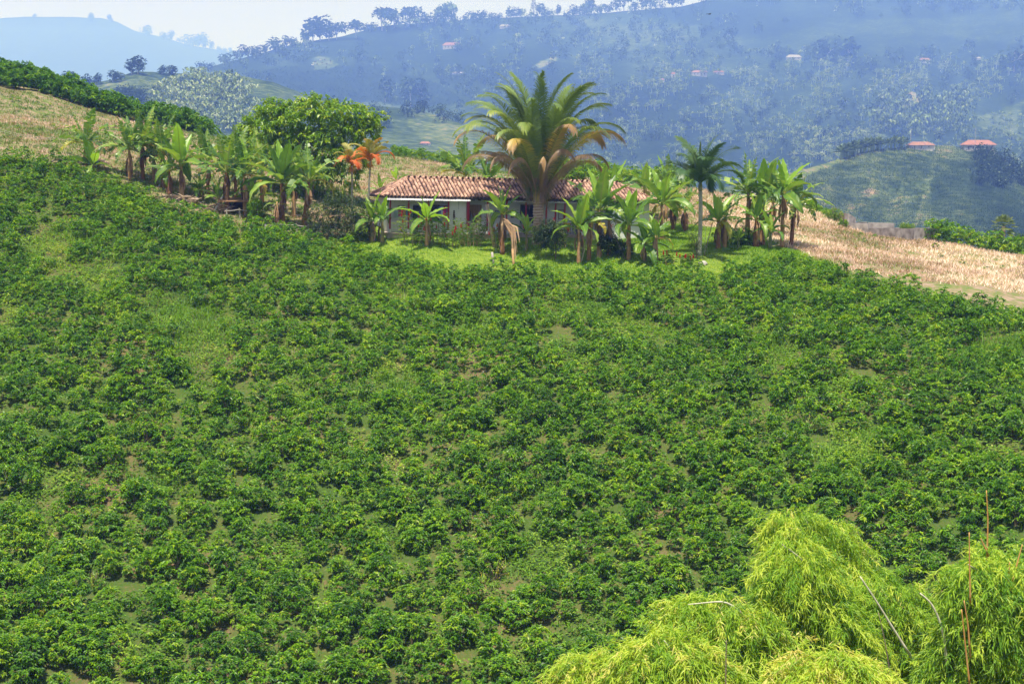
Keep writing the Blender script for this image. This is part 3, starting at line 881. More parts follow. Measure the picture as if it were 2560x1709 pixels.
o = obj("hanging_rail", mb, M_DARKW); o.matrix_world = _hm; tag(o, "dark wooden rail carrying the hanging shirts in the porch", "rail")
for px, w, c, L, lab, z1 in ((990, 0.34, (0.40, 0.48, 0.55), 0.55, "pale grey cloth over the porch line by the first post", 1.62), (999, 0.2, (0.55, 0.10, 0.22), 0.42, "pink cloth on the porch washing line", 1.62), (1008, 0.4, (0.65, 0.26, 0.16), 0.40, "salmon towel folded over the porch washing line", 1.64),
                              (1029, 0.22, (0.10, 0.16, 0.35), 0.5, "dark blue cloth on the washing line beside the second post", 1.64), (1018, 0.18, (0.10, 0.35, 0.42), 0.36, "small teal cloth on the washing line", 1.64)):
    u = UU(px, LV)
    cloth("towel", lab, "laundry", u - w / 2, u + w / 2, z1 - L, z1, LV, c, folds=2, group="laundry drying in the porch")
mb = MB(); mb.tube([[UU(978, LV), LV, 1.68], [UU(1010, LV), LV, 1.645], [UU(1064, LV), LV, 1.68]], 0.008, 4)
o = obj("washing_line", mb, M_PICKET); o.matrix_world = _hm; tag(o, "thin washing line strung across the left porch bay", "washing line")
mb = MB(); mb.tube([[UU(985, PV - .3), PV - 0.1, 2.26], [UU(1085, PV - .3), PV - 0.1, 2.2]], 0.022, 6)
o = obj("bamboo_rod", mb, M_CULM); o.matrix_world = _hm; tag(o, "horizontal bamboo rod tied high across the left porch bay", "rod")
# hanging ornament of dark discs, and a thin shell chime
def chime(label, px, z1, n, r, dz, mat):
    u = UU(px, PV - 0.15)
    th_ = thing("hanging_ornament", label, "ornament")
    th_.matrix_world = _hm @ Matrix.Translation((u, PV - 0.13, z1))
    mb = MB(); mb.tube([[0, 0, 0.02], [0, 0, -n * dz]], 0.006, 4)
    obj("cord", mb, M_DARKW, th_)
    for i in range(n):
        mb = MB(); mb.tube([[0, -0.012, 0], [0, 0.012, 0]], r * rng.uniform(0.7, 1.2), 8)
        obj("disc", mb, mat, th_, (rng.uniform(-.02, .02), 0, -(i + 0.5) * dz), (0, rng.uniform(-.5, .5), rng.uniform(-.5, .5)))
chime("dark carved ornament hanging on the white wall left of the thick red post", 1135, 1.72, 8, 0.075, 0.13, M_DARKW)
chime("thin chime of pale blue pieces hanging under the zinc sheet edge", 1146, 2.40, 6, 0.03, 0.1, solid("chime_blue", (0.25, 0.28, 0.5), (0.5, 0.5, 0.6), 9, 0.5))
# pictures, bucket, pot
def hthing(name, label, cat, u, v, z):
    o = thing(name, label, cat)
    o.matrix_world = _hm @ Matrix.Translation((u, v, z))
    return o
def picture(px, z, w, h, lab, c):
    o = hthing("wall_picture", lab, "picture", UU(px, WV), WV - 0.025, z)
    mb = MB(); mb.box((0, 0, 0), (w, 0.03, h)); obj("frame", mb, M_DARKW, o)
    mb = MB(); mb.box((0, -0.018, 0), (w - 0.08, 0.01, h - 0.08)); obj("print", mb, solid("picture_print", c, tuple(x * 0.7 for x in c), 14, 0.6), o)
picture(1402, 1.5, 0.42, 0.75, "white poster in a dark frame on the wall right of the big palm trunk", (0.75, 0.75, 0.75))
picture(1245, 1.45, 0.5, 0.55, "pale blue picture on the wall beside the banana plant with the hanging dry leaf", (0.35, 0.45, 0.55))
picture(1283, 1.35, 0.4, 0.35, "small grey picture on the wall left of the lace curtain doorway", (0.3, 0.3, 0.33))
picture(1003, 1.75, 0.55, 0.4, "dark picture on the wall above the laundry line", (0.10, 0.10, 0.14))
b_ = hthing("bucket", "yellow plastic bucket standing on the grey porch railing", "bucket", UU(1411, PV), PV, 0.89)
mb = MB(); mb.tube([[0, 0, 0], [0, 0, 0.30]], [0.13, 0.18], 12); mb.tube([[0, 0, 0.28], [0, 0, 0.31]], [0.19, 0.19], 12)
obj("pail", mb, solid("yellow_plastic", (0.62, 0.42, 0.02), (0.7, 0.5, 0.04), 3, 0.4), b_)
mb = MB(); mb.tube([[0.18 * math.cos(a), 0, 0.3 + 0.13 * math.sin(a)] for a in np.linspace(0, PI, 9)], 0.008, 5); obj("handle", mb, M_ZINC, b_)
cloth("yellow_towel", "bright yellow towel draped over the grey porch railing", "towel", UU(1412, PV - .09), UU(1426, PV - .09), 0.35, 0.9, PV - 0.09, (0.62, 0.42, 0.01), folds=2)
pt = hthing("potted_plant", "red pot with a white flowering plant on a wooden stand in the porch", "potted plant", UU(1312, PV - 0.3), PV - 0.28, 0.0)
mb = MB(); mb.box((0.28, 0, 0.62), (0.09, 0.09, 1.24)); mb.box((-0.1, 0, 1.27), (1.5, 0.08, 0.06)); obj("wooden_stand", mb, solid("pale_timber", (0.45, 0.33, 0.17), (0.60, 0.47, 0.27), 4, 0.8), pt)
mb = MB(); mb.tube([[0, 0, 0.45], [0, 0, 0.8]], [0.1, 0.15], 10); obj("pot", mb, M_RED, pt)
mb = MB(); mb.tube([[0, 0, 0.0], [0, 0, 0.45]], 0.05, 6); obj("pot_leg", mb, M_DARKW, pt)
mb = MB(); d_ = unit(60) * [1, 1, 0.6] + [0, 0, 0.7]; mb.leaves(np.tile([0, 0, 0.8], (60, 1)), d_, 0.32, 0.08, droop=0.3, tint=rng.uniform(0, 1, 60)); obj("foliage", mb, M_GINGER, pt)
mb = MB(); q_ = unit(30) * [0.2, 0.2, 0.12] + [-0.05, -0.05, 0.98]; mb.leaves(q_, unit(30), 0.1, 0.09); obj("blossom", mb, M_WHITE, pt)
# bicycle hung on the white room's wall
bk = hthing("bicycle", "red bicycle hung front wheel up on the bright white wall", "bicycle", UU(1533, 0.45, 0.9), 0.42, 0.85)
M_TYRE = solid("bicycle_tyre", (0.02, 0.02, 0.022), (0.04, 0.04, 0.04), 5, 0.7)
for zc, xc in ((0.0, 0.0), (-1.02, -0.16)):
    mb = MB(); mb.tube([[xc + 0.20 * math.cos(a), 0, zc + 0.20 * math.sin(a)] for a in np.linspace(0, 2 * PI, 25)], 0.017, 6, cap=False)
    w_ = obj("wheel", mb, M_TYRE, bk)
    mb = MB()
    for a in np.arange(0, PI, PI / 7):
        mb.tube([[xc - 0.19 * math.cos(a), 0, zc - 0.19 * math.sin(a)], [xc + 0.19 * math.cos(a), 0, zc + 0.19 * math.sin(a)]], 0.0025, 3)
    mb.tube([[xc, -0.05, zc], [xc, 0.05, zc]], 0.02, 6)
    obj("spokes", mb, M_ZINC, w_)
mb = MB()
Pq = dict(fh=(0, 0), hd=(-0.22, -0.10), st=(-0.30, -0.62), bb=(-0.05, -0.60), rh=(-0.16, -1.02), st2=(-0.40, -0.66))
for a, c in (("fh", "hd"), ("hd", "st"), ("hd", "bb"), ("st", "bb"), ("st", "rh"), ("bb", "rh"), ("st", "st2")):
    mb.tube([[Pq[a][0], -0.05, Pq[a][1]], [Pq[c][0], -0.05, Pq[c][1]]], 0.018, 6)
obj("frame", mb, solid("bicycle_red", (0.45, 0.03, 0.05), (0.5, 0.05, 0.06), 5, 0.35), bk)
mb = MB(); mb.tube([[-0.22, -0.05, -0.10], [-0.34, -0.05, 0.0]], 0.016, 6); mb.tube([[-0.34, -0.27, 0.0], [-0.34, 0.17, 0.0]], 0.016, 6); obj("handlebar", mb, M_TYRE, bk)
mb = MB(); mb.box((-0.42, -0.05, -0.66), (0.07, 0.13, 0.24)); obj("saddle", mb, M_TYRE, bk)
mb = MB(); mb.tube([[-0.05, -0.085, -0.60], [-0.05, -0.065, -0.60]], 0.09, 14); mb.tube([[-0.05, -0.09, -0.60], [0.1, -0.12, -0.66]], 0.012, 5); obj("crank", mb, M_TYRE, bk)
# ================================================================== BANANA PLANTS
def banana_leaf(seed, bend, torn, n=14, wid=0.132, fold=0.35, twist=0.0):
    r = np.random.default_rng(seed)
    mb = MB()
    t = np.linspace(0, 1, n + 1)
    pitch = -bend * t ** 1.4
    pos = np.zeros((n + 1, 3))
    for i in range(n):
        pos[i + 1] = pos[i] + np.array([math.cos(pitch[i]), 0, math.sin(pitch[i])]) / n
    pos[:, 1] += twist * t ** 2
    w = wid * np.clip(np.sin(np.clip((t - 0.13) / 0.87, 0, 1) ** 0.62 * PI), 0, 1) ** 0.7
    nrm = np.stack([-np.sin(pitch), 0 * t, np.cos(pitch)], -1)
    V = [pos - nrm * 0.008]
    mb.tube(pos + nrm * 0.002, np.interp(t, [0, 0.15, 1], [0.022, 0.013, 0.003]), 4, tint=0.9, cap=False)
    for sgn in (-1, 1):
        if torn:
            k = 20
            cuts = np.sort(np.r_[0.13, r.uniform(0.16, 0.97, k - 1), 1.0])
            for a, b in zip(cuts[:-1], cuts[1:]):
                if b - a < 0.012: continue
                aa, bb = a + 0.003, b - 0.003
                wa, wb = np.interp([aa, bb], t, w) * r.uniform(0.82, 1.08)
                pa = np.array([np.interp(aa, t, pos[:, c]) for c in range(3)]); pb = np.array([np.interp(bb, t, pos[:, c]) for c in range(3)])
                nn = np.array([np.interp(aa, t, nrm[:, c]) for c in range(3)])
                dr = r.uniform(-0.1, 0.75) * (1 if r.random() < 0.8 else 1.5)
                sweep = 0.25
                f = (pb - pa) * 0 + np.array([math.cos(pitch[int(aa * n)]), 0, math.sin(pitch[int(aa * n)])]) * sweep
                def outp(p_, ww, x):
                    q = p_ + np.array([0, sgn, 0]) * ww * x * (0.95 - 0.15 * dr) + nn * ww * fold * x * (1 - dr) + f * ww * x
                    q[2] -= ww * dr * x * x
                    return q
                tt = 0.5 + r.uniform(-0.28, 0.28)
                v = [pa, pb, outp(pb, wb, 0.55), outp(pa, wa, 0.55), outp(pb, wb, 1.0), outp(pa, wa, 1.0)]
                q = [[0, 1, 2, 3], [3, 2, 4, 5]] if sgn < 0 else [[1, 0, 3, 2], [2, 3, 5, 4]]
                mb.add(v, quads=q, tint=[tt + .12, tt + .12, tt, tt, tt - .05, tt - .05])
        else:
            wave = 1 + 0.05 * np.sin(t * 34 + r.uniform(0, 6))
            dz = 0.015 * np.sin(t * 30 + r.uniform(0, 6))
            mid_ = pos + np.array([0, sgn, 0]) * (w * 0.55)[:, None] + nrm * (w * fold * 0.7)[:, None]
            out_ = pos + np.array([0, sgn, 0]) * (w * wave)[:, None] + nrm * (w * fold + dz)[:, None]
            v = np.concatenate([pos, mid_, out_])
            q = []
            for i in range(n):
                for a, b in ((0, n + 1), (n + 1, 2 * n + 2)):
                    e = [a + i, a + i + 1, b + i + 1, b + i]
                    q.append(e if sgn < 0 else e[::-1])
            tt = 0.5 + r.uniform(-0.1, 0.1, n + 1)
            mb.add(v, quads=q, tint=np.r_[tt + 0.15, tt, tt - 0.04])
    return mb
BLEAF = {}
for kind_, torn, bends in (("w", False, (0.25, 0.6, 0.9, 1.4, 1.9)), ("t", True, (0.35, 0.7, 1.1, 1.5, 2.0, 2.4))):
    for k, b in enumerate(bends):
        BLEAF[kind_ + str(k)] = banana_leaf(100 + k + (50 if torn else 0), b, torn, twist=rng.uniform(-.1, .1))
_bl = {}
def bmesh_leaf(key, mat):
    if (key, mat.name) not in _bl:
        _bl[(key, mat.name)] = BLEAF[key].mesh("banana_leaf", mat, smooth=False)
    return _bl[(key, mat.name)]
def dry_leaf(seed):
    r = np.random.default_rng(seed)
    mb = MB()
    for k in range(7):
        a = r.uniform(-0.5, 0.5)
        L = r.uniform(0.6, 1.0)
        w = r.uniform(0.03, 0.07)
        p = np.array([[0, 0, 0], [0.10 * math.cos(a), 0.10 * math.sin(a), -0.2 * L], [0.16 * math.cos(a) + r.uniform(-.04, .04), 0.14 * math.sin(a), -0.6 * L], [0.12 * math.cos(a) + r.uniform(-.06, .06), 0.10 * math.sin(a), -L]])
        s_ = np.array([-math.sin(a), math.cos(a), 0]) * w
        W_ = np.array([0.5, 1, 1.1, 0.3])[:, None]
        v = np.concatenate([p - s_ * W_, p + s_ * W_ + [0.02, 0, 0]])
        mb.add(v, quads=[[i, i + 1, 5 + i, 4 + i] for i in range(3)], tint=r.uniform(0, 1))
    return mb
DRY = [dry_leaf(300 + k).mesh("dry_leaf", M_BAND) for k in range(5)]
def stem_mb(seed, H, r0, r1, lean):
    r = np.random.default_rng(seed)
    mb = MB()
    t = np.linspace(0, 1, 9)
    pts = np.stack([lean[0] * t ** 1.5, lean[1] * t ** 1.5, H * t], -1)
    rad = np.interp(t, [0, 0.12, 1], [r0 * 1.15, r0, r1])
    mb.tube(pts, rad, 9, bump=0.12)
    for k in range(9):                       # loose sheath strips
        a = r.uniform(0, 2 * PI)
        z0 = r.uniform(0.05, 0.7) * H
        z1 = min(z0 + r.uniform(0.15, 0.4) * H, H)
        pa = np.array([np.interp(z, pts[:, 2], pts[:, c]) for z in (z0, z1) for c in range(3)]).reshape(2, 3)
        d = np.array([math.cos(a), math.sin(a), 0])
        s_ = np.array([-math.sin(a), math.cos(a), 0]) * r.uniform(0.03, 0.07)
        ra, rb = np.interp([z0, z1], pts[:, 2], rad)
        fl = r.uniform(0.01, 0.09)
        v = [pa[0] + d * (ra + fl) - s_ * 0.4, pa[0] + d * (ra + fl) + s_ * 0.4, pa[1] + d * (rb + 0.012) + s_, pa[1] + d * (rb + 0.012) - s_]
        mb.add(v, quads=[[0, 1, 2, 3]], tint=r.uniform(0, 1))
    return mb
M_BANG = solid("green_banana_stem", (0.14, 0.17, 0.06), (0.36, 0.26, 0.12), 2.5, 0.7, objvar=0.6, bump=0.4)
def banana(label, px, base, top, L=2.2, n=9, style="t", fresh=0, yellow=0, dry=2, green=False, lean=0.0, seed=0, Y=None, r0=0.15, spread=1.0, group=None):
    """base: picture row of the ground under it (or its depth Y); top: picture row where the leaves fan out"""
    r = np.random.default_rng(1000 + seed + int(px))
    L *= 1.25; n += 3
    if px < 820: L *= 1.10; n += 1
    yellow = yellow - 1 if yellow > 1 else (yellow if r.random() < 0.35 else 0)
    g = AT(px, Y) if Y else G(px, base)
    Yd = g.y * math.cos(PITCH) - g.z * math.sin(PITCH)
    # stem height so that the fan sits at row `top`
    zt = P(px, top, g.y)[2]
    H = max(zt - g.z, 0.5)
    g.z -= 0.08
    o = thing("banana_plant", label, "banana plant", g, (0, 0, r.uniform(0, 2 * PI)), group or "banana plants round the farmhouse")
    rz = o.rotation_euler.z
    lx, ly = lean * math.cos(-rz), lean * math.sin(-rz)
    obj("pseudostem", stem_mb(seed + 5, H + 0.1, r0 * (1.0 if L > 1.7 else 0.7), r0 * 0.5 * (1.0 if L > 1.7 else 0.7), (lx, ly)), M_BANG if green else M_BANS, o, smooth=True)
    az0 = r.uniform(0, 2 * PI)
    for k in range(n):
        f = k / max(n - 1, 1)                # 0 youngest, upright; 1 oldest
        az = az0 + k * 2.4 + r.uniform(-0.25, 0.25)
        pit = R(84) - R(74) * f ** 0.85 * spread + r.uniform(-0.12, 0.12)
        isF = k < fresh
        sty = "w" if (style == "w" or isF or (style == "m" and r.random() < 0.5)) else "t"
        ks = int(np.clip((f * 4.6 if sty == "w" else f * 5.2) + r.uniform(-0.6, 0.8), 0, 4 if sty == "w" else 5))
        mat = M_BANF if isF else M_BAN
        lab = None
        if k >= n - yellow:
            mat, lab = M_BANY, "yellowed leaf"
        ll = L * r.uniform(0.82, 1.08) * (0.9 if k == 0 else 1.0)
        lf = link("leaf", bmesh_leaf(sty + str(ks), mat), o, (lx + 0.05 * math.cos(az), ly + 0.05 * math.sin(az), H - 0.12 * f), (r.uniform(-0.5, 0.5), -pit, az), (ll, ll * r.uniform(0.85, 1.15), ll))
        if lab: lf["label"] = lab
    for k in range(dry):
        az = r.uniform(0, 2 * PI)
        z = H * r.uniform(0.72, 0.98)
        link("dry_leaf", DRY[r.integers(5)], o, (lx * .8 + 0.07 * math.cos(az), ly * .8 + 0.07 * math.sin(az), z), (0, 0, az), (1.3, 1.3, min(1.6, z * 0.9)))["label"] = "dry brown hanging leaf"
    return o
B = banana
# left group along the edge of the tan slope
B("ragged old banana plant farthest left against the tan slope", 216, 415, 352, 2.3, 9, "t", 0, 2, 2, seed=1)
B("bright young banana sucker at the foot of the farthest left plant", 232, 425, 412, 1.7, 6, "w", 5, 0, 0, green=True, seed=2, spread=1.1)
B("dark torn banana plant, first of a close pair left of centre slope", 325, 452, 368, 2.5, 9, "t", 0, 1, 3, seed=3)
B("dark torn banana plant with a yellow hanging leaf, right one of the close pair", 358, 452, 360, 2.4, 8, "t", 0, 2, 2, seed=4)
B("banana plant with narrow upright leaves between the dark pair and the brown trunk", 408, 470, 372, 2.2, 8, "t", 0, 2, 1, seed=5)
B("banana plant with a thick bare brown trunk and two bright upright leaves", 455, 497, 410, 2.5, 8, "m", 3, 0, 3, seed=6, r0=0.2)
B("torn banana plant filling the gap right of the dark close pair", 385, None, 385, 2.3, 9, "t", 0, 1, 2, Y=114, seed=60)
B("ragged banana plant between the thick brown trunk and the leaning pole", 520, None, 405, 2.4, 9, "t", 0, 2, 2, Y=114.5, seed=61)
B("torn banana plant in front of the broad tree's left edge", 590, None, 398, 2.4, 9, "t", 0, 1, 2, Y=115, seed=62)
B("thin banana stem with a small crown left of the thick brown trunk", 424, 488, 425, 1.6, 6, "t", 0, 1, 2, seed=7)
B("low banana sucker with a dark folded leaf right of the thick brown trunk", 500, 500, 470, 1.3, 5, "w", 0, 0, 1, green=True, seed=8)
B("leaning banana plant with shaggy brown trunk behind the white leaning pole", 568, 535, 425, 2.5, 9, "t", 0, 2, 4, seed=9, r0=0.2)
B("banana plant with arching yellow-green leaves right of the white leaning pole", 612, 540, 432, 2.4, 9, "t", 1, 1, 4, seed=10)
B("small banana sucker on the left of the white leaning pole's middle", 547, 530, 490, 1.2, 5, "w", 1, 0, 0, green=True, seed=11)
B("pale green young banana sucker with one broad upright leaf", 634, 540, 490, 1.5, 5, "w", 4, 0, 1, green=True, seed=12)
B("large banana plant with broad leaves over shaggy dead brown stems", 706, 565, 452, 2.6, 11, "m", 1, 1, 3, seed=13, r0=0.2)
B("dead topped banana stem wrapped in dry brown sheaths under the large plant", 694, 568, 505, 0.9, 2, "t", 0, 2, 5, seed=14, r0=0.19)
B("banana plant with a drooping orange-edged leaf left of the round dark shrub", 762, 572, 448, 2.4, 10, "t", 0, 3, 5, seed=15, r0=0.19, lean=0.4)
B("banana plant behind the shaggy stems below the bright broad tree", 735, None, 440, 2.3, 9, "t", 0, 1, 2, Y=112, seed=16)
B("banana plant between the leaning pole plants and the broad tree", 655, None, 420, 2.4, 9, "t", 0, 1, 2, Y=114, seed=17)
# in front of the farmhouse
B("twin stemmed young banana plant in front of the farmhouse's left corner", 930, 606, 546, 1.75, 6, "w", 2, 0, 2, green=True, seed=18, spread=0.9)
B("second stem of the young plant at the farmhouse's left corner", 956, 606, 548, 1.8, 6, "w", 2, 1, 2, green=True, seed=19, spread=0.9)
B("lone bright banana plant with a clean pale trunk among the red flowers", 1067, 616, 545, 1.8, 7, "w", 7, 0, 1, seed=20, r0=0.14, spread=1.15)
B("banana plant on the lawn with a long broken dry leaf hanging to the ground", 1256, 636, 530, 2.0, 8, "m", 2, 0, 4, seed=21, r0=0.19)
B("short banana sucker just left of the big palm's trunk", 1316, 628, 578, 1.35, 5, "w", 3, 0, 0, green=True, seed=22)
B("bright banana plant with broad leaves fanning right of the cassava bush", 1447, 662, 566, 2.1, 9, "w", 5, 1, 2, seed=23)
B("tall banana clump plant whose leaves overlap the tile roof's middle", 1498, 645, 520, 2.6, 11, "m", 2, 1, 3, seed=24, r0=0.19)
B("slim banana stem with a yellowed leaf hanging beside the tall clump", 1472, 655, 548, 1.9, 6, "t", 0, 3, 2, seed=25)
B("banana stem right of the tall clump in front of the bicycle", 1522, 640, 545, 1.9, 7, "t", 0, 1, 3, seed=26)
B("single trunk banana plant with an orange brown stem before the white wall", 1572, 650, 556, 2.2, 9, "w", 2, 0, 2, seed=27, spread=1.1)
B("low spreading banana plant right of the single orange trunk", 1612, 655, 605, 1.9, 8, "w", 2, 0, 2, green=True, seed=28, spread=1.2)
B("low banana plant with a dry shaggy stem close behind the spreading one", 1640, 662, 590, 1.6, 6, "m", 1, 2, 4, seed=29)
B("tall banana plant with upright pale leaves at the roof's right end", 1655, 600, 505, 2.6, 10, "m", 3, 1, 2, seed=30)
B("banana plant with yellow torn leaves behind the slim palm's left side", 1682, None, 495, 2.3, 9, "t", 0, 3, 4, Y=113.5, seed=31)
B("thin shaggy banana stem left behind the slim palm's trunk", 1712, None, 520, 1.9, 7, "t", 0, 2, 4, Y=113, seed=32)
B("golden green banana plant with an orange trunk right of the slim palm", 1795, 622, 548, 1.9, 8, "w", 4, 3, 2, seed=33, r0=0.19, spread=1.2)
B("second shaggy trunk close right of the golden green banana plant", 1812, 620, 545, 1.5, 5, "t", 0, 1, 3, seed=34)
B("tiny banana seedling on the grass right of the slim palm", 1846, 622, 594, 0.8, 5, "w", 5, 0, 0, green=True, seed=35, spread=1.2)
B("tall dark banana plant at the left of the right hand grove", 1868, 610, 478, 2.6, 11, "t", 0, 1, 4, seed=36, r0=0.2)
B("banana plant with one big fresh leaf in the middle of the right hand grove", 1905, 612, 490, 2.5, 10, "m", 2, 0, 3, seed=37, r0=0.2)
B("banana plant with thick pinkish bare trunk in the right hand grove", 1890, 618, 545, 1.9, 7, "w", 1, 0, 2, seed=38, r0=0.24)
B("banana plant with broad light leaves near the right hand grove's edge", 1955, 618, 480, 2.5, 10, "m", 3, 0, 3, seed=39)
B("outermost banana plant of the right hand grove, torn leaves over the tan field", 1978, 612, 505, 2.3, 9, "t", 0, 1, 3, seed=40, lean=0.3)
B("small banana sucker in front of the right hand grove's thick trunk", 1925, 622, 575, 1.4, 6, "w", 2, 0, 0, green=True, seed=41)
B("banana plant deep in the right hand grove between two taller ones", 1930, None, 500, 2.4, 9, "t", 0, 1, 3, Y=112, seed=42)
# behind the farmhouse
B("tall ragged banana plant rising behind the roof's middle, left of the big palm", 1165, None, 432, 3.2, 9, "t", 0, 2, 0, Y=121, seed=43, spread=0.8)
B("lower banana plant behind the roof ridge next to the big palm's fronds", 1222, None, 446, 2.3, 8, "m", 1, 0, 0, Y=120, seed=44)
B("banana plant peeping over the ridge just right of the big palm", 1398, None, 470, 1.9, 6, "m", 1, 0, 0, Y=121, seed=45)
B("yellowish banana plant behind the roof ridge above the white wall", 1535, None, 470, 2.1, 8, "m", 3, 1, 0, Y=121, seed=46)
B("banana plant behind the roof's right hip with yellow green leaves", 1610, None, 468, 2.2, 8, "m", 3, 1, 0, Y=121, seed=47)
B("banana plant behind the slim palm, left of its crown", 1665, None, 462, 2.3, 8, "t", 1, 2, 0, Y=120, seed=48)
B("small banana sprout behind the roof's left hip", 992, None, 448, 1.2, 4, "w", 3, 0, 0, Y=119, seed=49)
B("small banana sprout on the tan slope left of the roof", 950, None, 470, 1.1, 4, "w", 3, 0, 0, Y=116, seed=50)
# the long broken leaf
g = G(1290, 660)
mb = MB()
for k in range(14):
    x = rng.uniform(-0.28, 0.45)
    top = P(1262 + rng.uniform(-3, 6), 545 + rng.uniform(0, 14), g.y - 0.3)
    bot = P(1285 + x * 36, 600 + rng.uniform(0, 75) * (1 if x < 0.15 else 0.5), g.y - 0.6)
    mid = (top + bot) / 2 + [0.25 + x * 0.3, 0, 0.25]
    w = np.array([rng.uniform(0.03, 0.07), 0, 0])
    mb.add([top - w, mid - w, bot - w * .3, top + w, mid + w + [0, .05, 0], bot + w * .3], quads=[[0, 1, 4, 3], [1, 2, 5, 4]], tint=rng.uniform(0.4, 1.1))
tag(obj("fallen_banana_leaf", mb, M_BAND), "long pale dry banana leaf hanging broken down to the lawn", "dry leaf")

# ================================================================== PALMS
def frond(L, e0, bend, n, ll, age, r, droopf=0.35, dens=1.0, lw=0.035, agetip=0.0, wilt=0.0, bexp=2.2):
    """leaf of a feather palm: along +X, starting at pitch e0, arching by bend; built in the XZ plane"""
    mb = MB()
    m = 16
    t = np.linspace(0, 1, m + 1)
    pit = e0 - bend * t ** bexp
    pos = np.zeros((m + 1, 3))
    for i in range(m):
        pos[i + 1] = pos[i] + np.array([math.cos(pit[i]), 0, math.sin(pit[i])]) * L / m
    mb.tube(pos, np.interp(t, [0, 0.2, 1], [0.07, 0.04, 0.008]) * (L / 6) ** 0.5, 4, tint=age * 0.9 + 0.12, cap=False)
    k = int(n * dens)
    tw = r.uniform(-0.5, 0.5)
    for sgn in (-1, 1):
        s_ = np.linspace(0.10, 1.0, k) + r.uniform(-0.004, 0.004, k)
        s_ = np.clip(s_, 0, 1)
        base = np.stack([np.interp(s_, t, pos[:, c]) for c in range(3)], -1)
        ps = np.interp(s_, t, pit)
        fwd = np.stack([np.cos(ps), 0 * ps, np.sin(ps)], -1)
        nrm = np.stack([-np.sin(ps), 0 * ps, np.cos(ps)], -1)
        roll = tw * s_ ** 1.5 * 1.5
        side = np.array([0, sgn, 0]) * np.cos(roll)[:, None] + nrm * np.sin(roll)[:, None] * sgn
        ang = np.interp(s_, [0, 0.6, 1], [1.1, 0.95, 0.35]) + r.uniform(-0.06, 0.06, k)
        lift = 0.35 + r.uniform(-0.12, 0.12, k)
        d = fwd * np.cos(ang)[:, None] + side * (np.sin(ang) * np.cos(lift))[:, None] + nrm * (np.sin(ang) * np.sin(lift))[:, None]
        if wilt:
            d = d * (1 - wilt) + np.array([0, 0, -1.0]) * wilt
        le = ll * np.interp(s_, [0, 0.12, 0.55, 0.85, 1], [0.6, 0.95, 1.0, 0.75, 0.35]) * r.uniform(0.9, 1.08, k)
        tip_d = r.uniform(0.7, 1.3, k) * droopf
        p1 = base + d * (le * 0.5)[:, None] - np.array([0, 0, 1.0]) * (le * tip_d * 0.12)[:, None]
        p2 = base + d * le[:, None] - np.array([0, 0, 1.0]) * (le * tip_d * 0.62)[:, None]
        wv = np.cross(d, nrm); wv /= np.linalg.norm(wv, axis=1)[:, None] + 1e-9
        wv = wv * 0.8 + nrm * 0.35
        w0 = lw * np.ones(k)[:, None]
        V = np.stack([base - wv * w0 * .5, base + wv * w0 * .5, p1 + wv * w0 * .5, p1 - wv * w0 * .5, p2], 1).reshape(-1, 3)
        i = np.arange(k)[:, None] * 5
        ag = np.clip(age + agetip * s_ + r.uniform(-0.06, 0.06, k), 0, 1)
        T = np.stack([ag, ag, ag + 0.02, ag + 0.02, np.clip(ag + 0.12 * (age > 0.1), 0, 1)], 1).ravel()
        mb.add(V, quads=i + [0, 1, 2, 3], tris=i + [3, 2, 4], tint=T)
    return mb
# --- the big palm
r = np.random.default_rng(5)
gp = G(1345, 612); gp.z -= 0.1
big = thing("palm_tree", "tall vase shaped palm with green upper and brown lower fronds beside the farmhouse", "palm tree", gp)
zc = P(1345, 500, gp.y)[2] - gp.z
mb = MB()
tz = np.linspace(0, zc, 34)
mb.tube(np.stack([0.02 * np.sin(tz), 0 * tz, tz], -1), 0.36 + 0.035 * (np.arange(34) % 2) + 0.16 * np.exp(-tz * 2.2), 16, tint=0.2 + 0.6 * (np.arange(34) % 2), bump=0.06)
obj("trunk", mb, M_PTRUNK, big)
mb = MB()
for k in range(60):                       # old leaf bases flaring out of the trunk top
    a, z0 = r.uniform(0, 2 * PI), zc + r.uniform(-0.35, 1.0)
    d = np.array([math.cos(a), math.sin(a), 0])
    mb.tube([d * 0.26 + [0, 0, z0], d * 0.33 + [0, 0, z0 + 0.8], d * 0.52 + [0, 0, z0 + 1.9]], [0.13, 0.10, 0.06], 5, tint=r.uniform(0.0, 0.9))
obj("leaf_bases", mb, M_PTRUNK, big)
NF = 64
order = np.arange(NF)
for k in range(NF):
    f = k / (NF - 1)                      # 0 inner upright ... 1 outer
    az = k * 2.39996 + r.uniform(-0.2, 0.2)
    e0 = R(88) - R(40) * f ** 0.8 + r.uniform(-0.06, 0.06)
    bend = R(48) + R(100) * f ** 0.7 + r.uniform(-0.15, 0.15)
    L = (8.9 - 0.9 * f ** 1.3) * r.uniform(0.92, 1.04)
    if f < 0.36: age, at_ = r.uniform(0.05, 0.2), 0.10
    elif f < 0.68: age, at_ = r.uniform(0.08, 0.22), r.uniform(0.04, 0.24)
    elif f < 0.80: age, at_ = r.uniform(0.2, 0.5), 0.45
    else: age, at_ = r.uniform(0.78, 0.98), 0.0
    br = age > 0.6
    if br: L *= 0.86
    fm = frond(L, e0, bend, 140, 1.3 if not br else 0.66, age, r, droopf=0.5 if not br else 0.9, lw=0.055 if not br else 0.045, agetip=at_, wilt=0.06 + 0.10 * f if not br else 0.42, bexp=3.0)
    fo = obj("frond", fm, M_PALM, big, (0.22 * math.cos(az), 0.22 * math.sin(az), zc + 0.2 + 1.1 * (1 - f)), (r.uniform(-.25, .25), 0, az))
    if br: fo["label"] = "dried brown frond"
mb = MB()
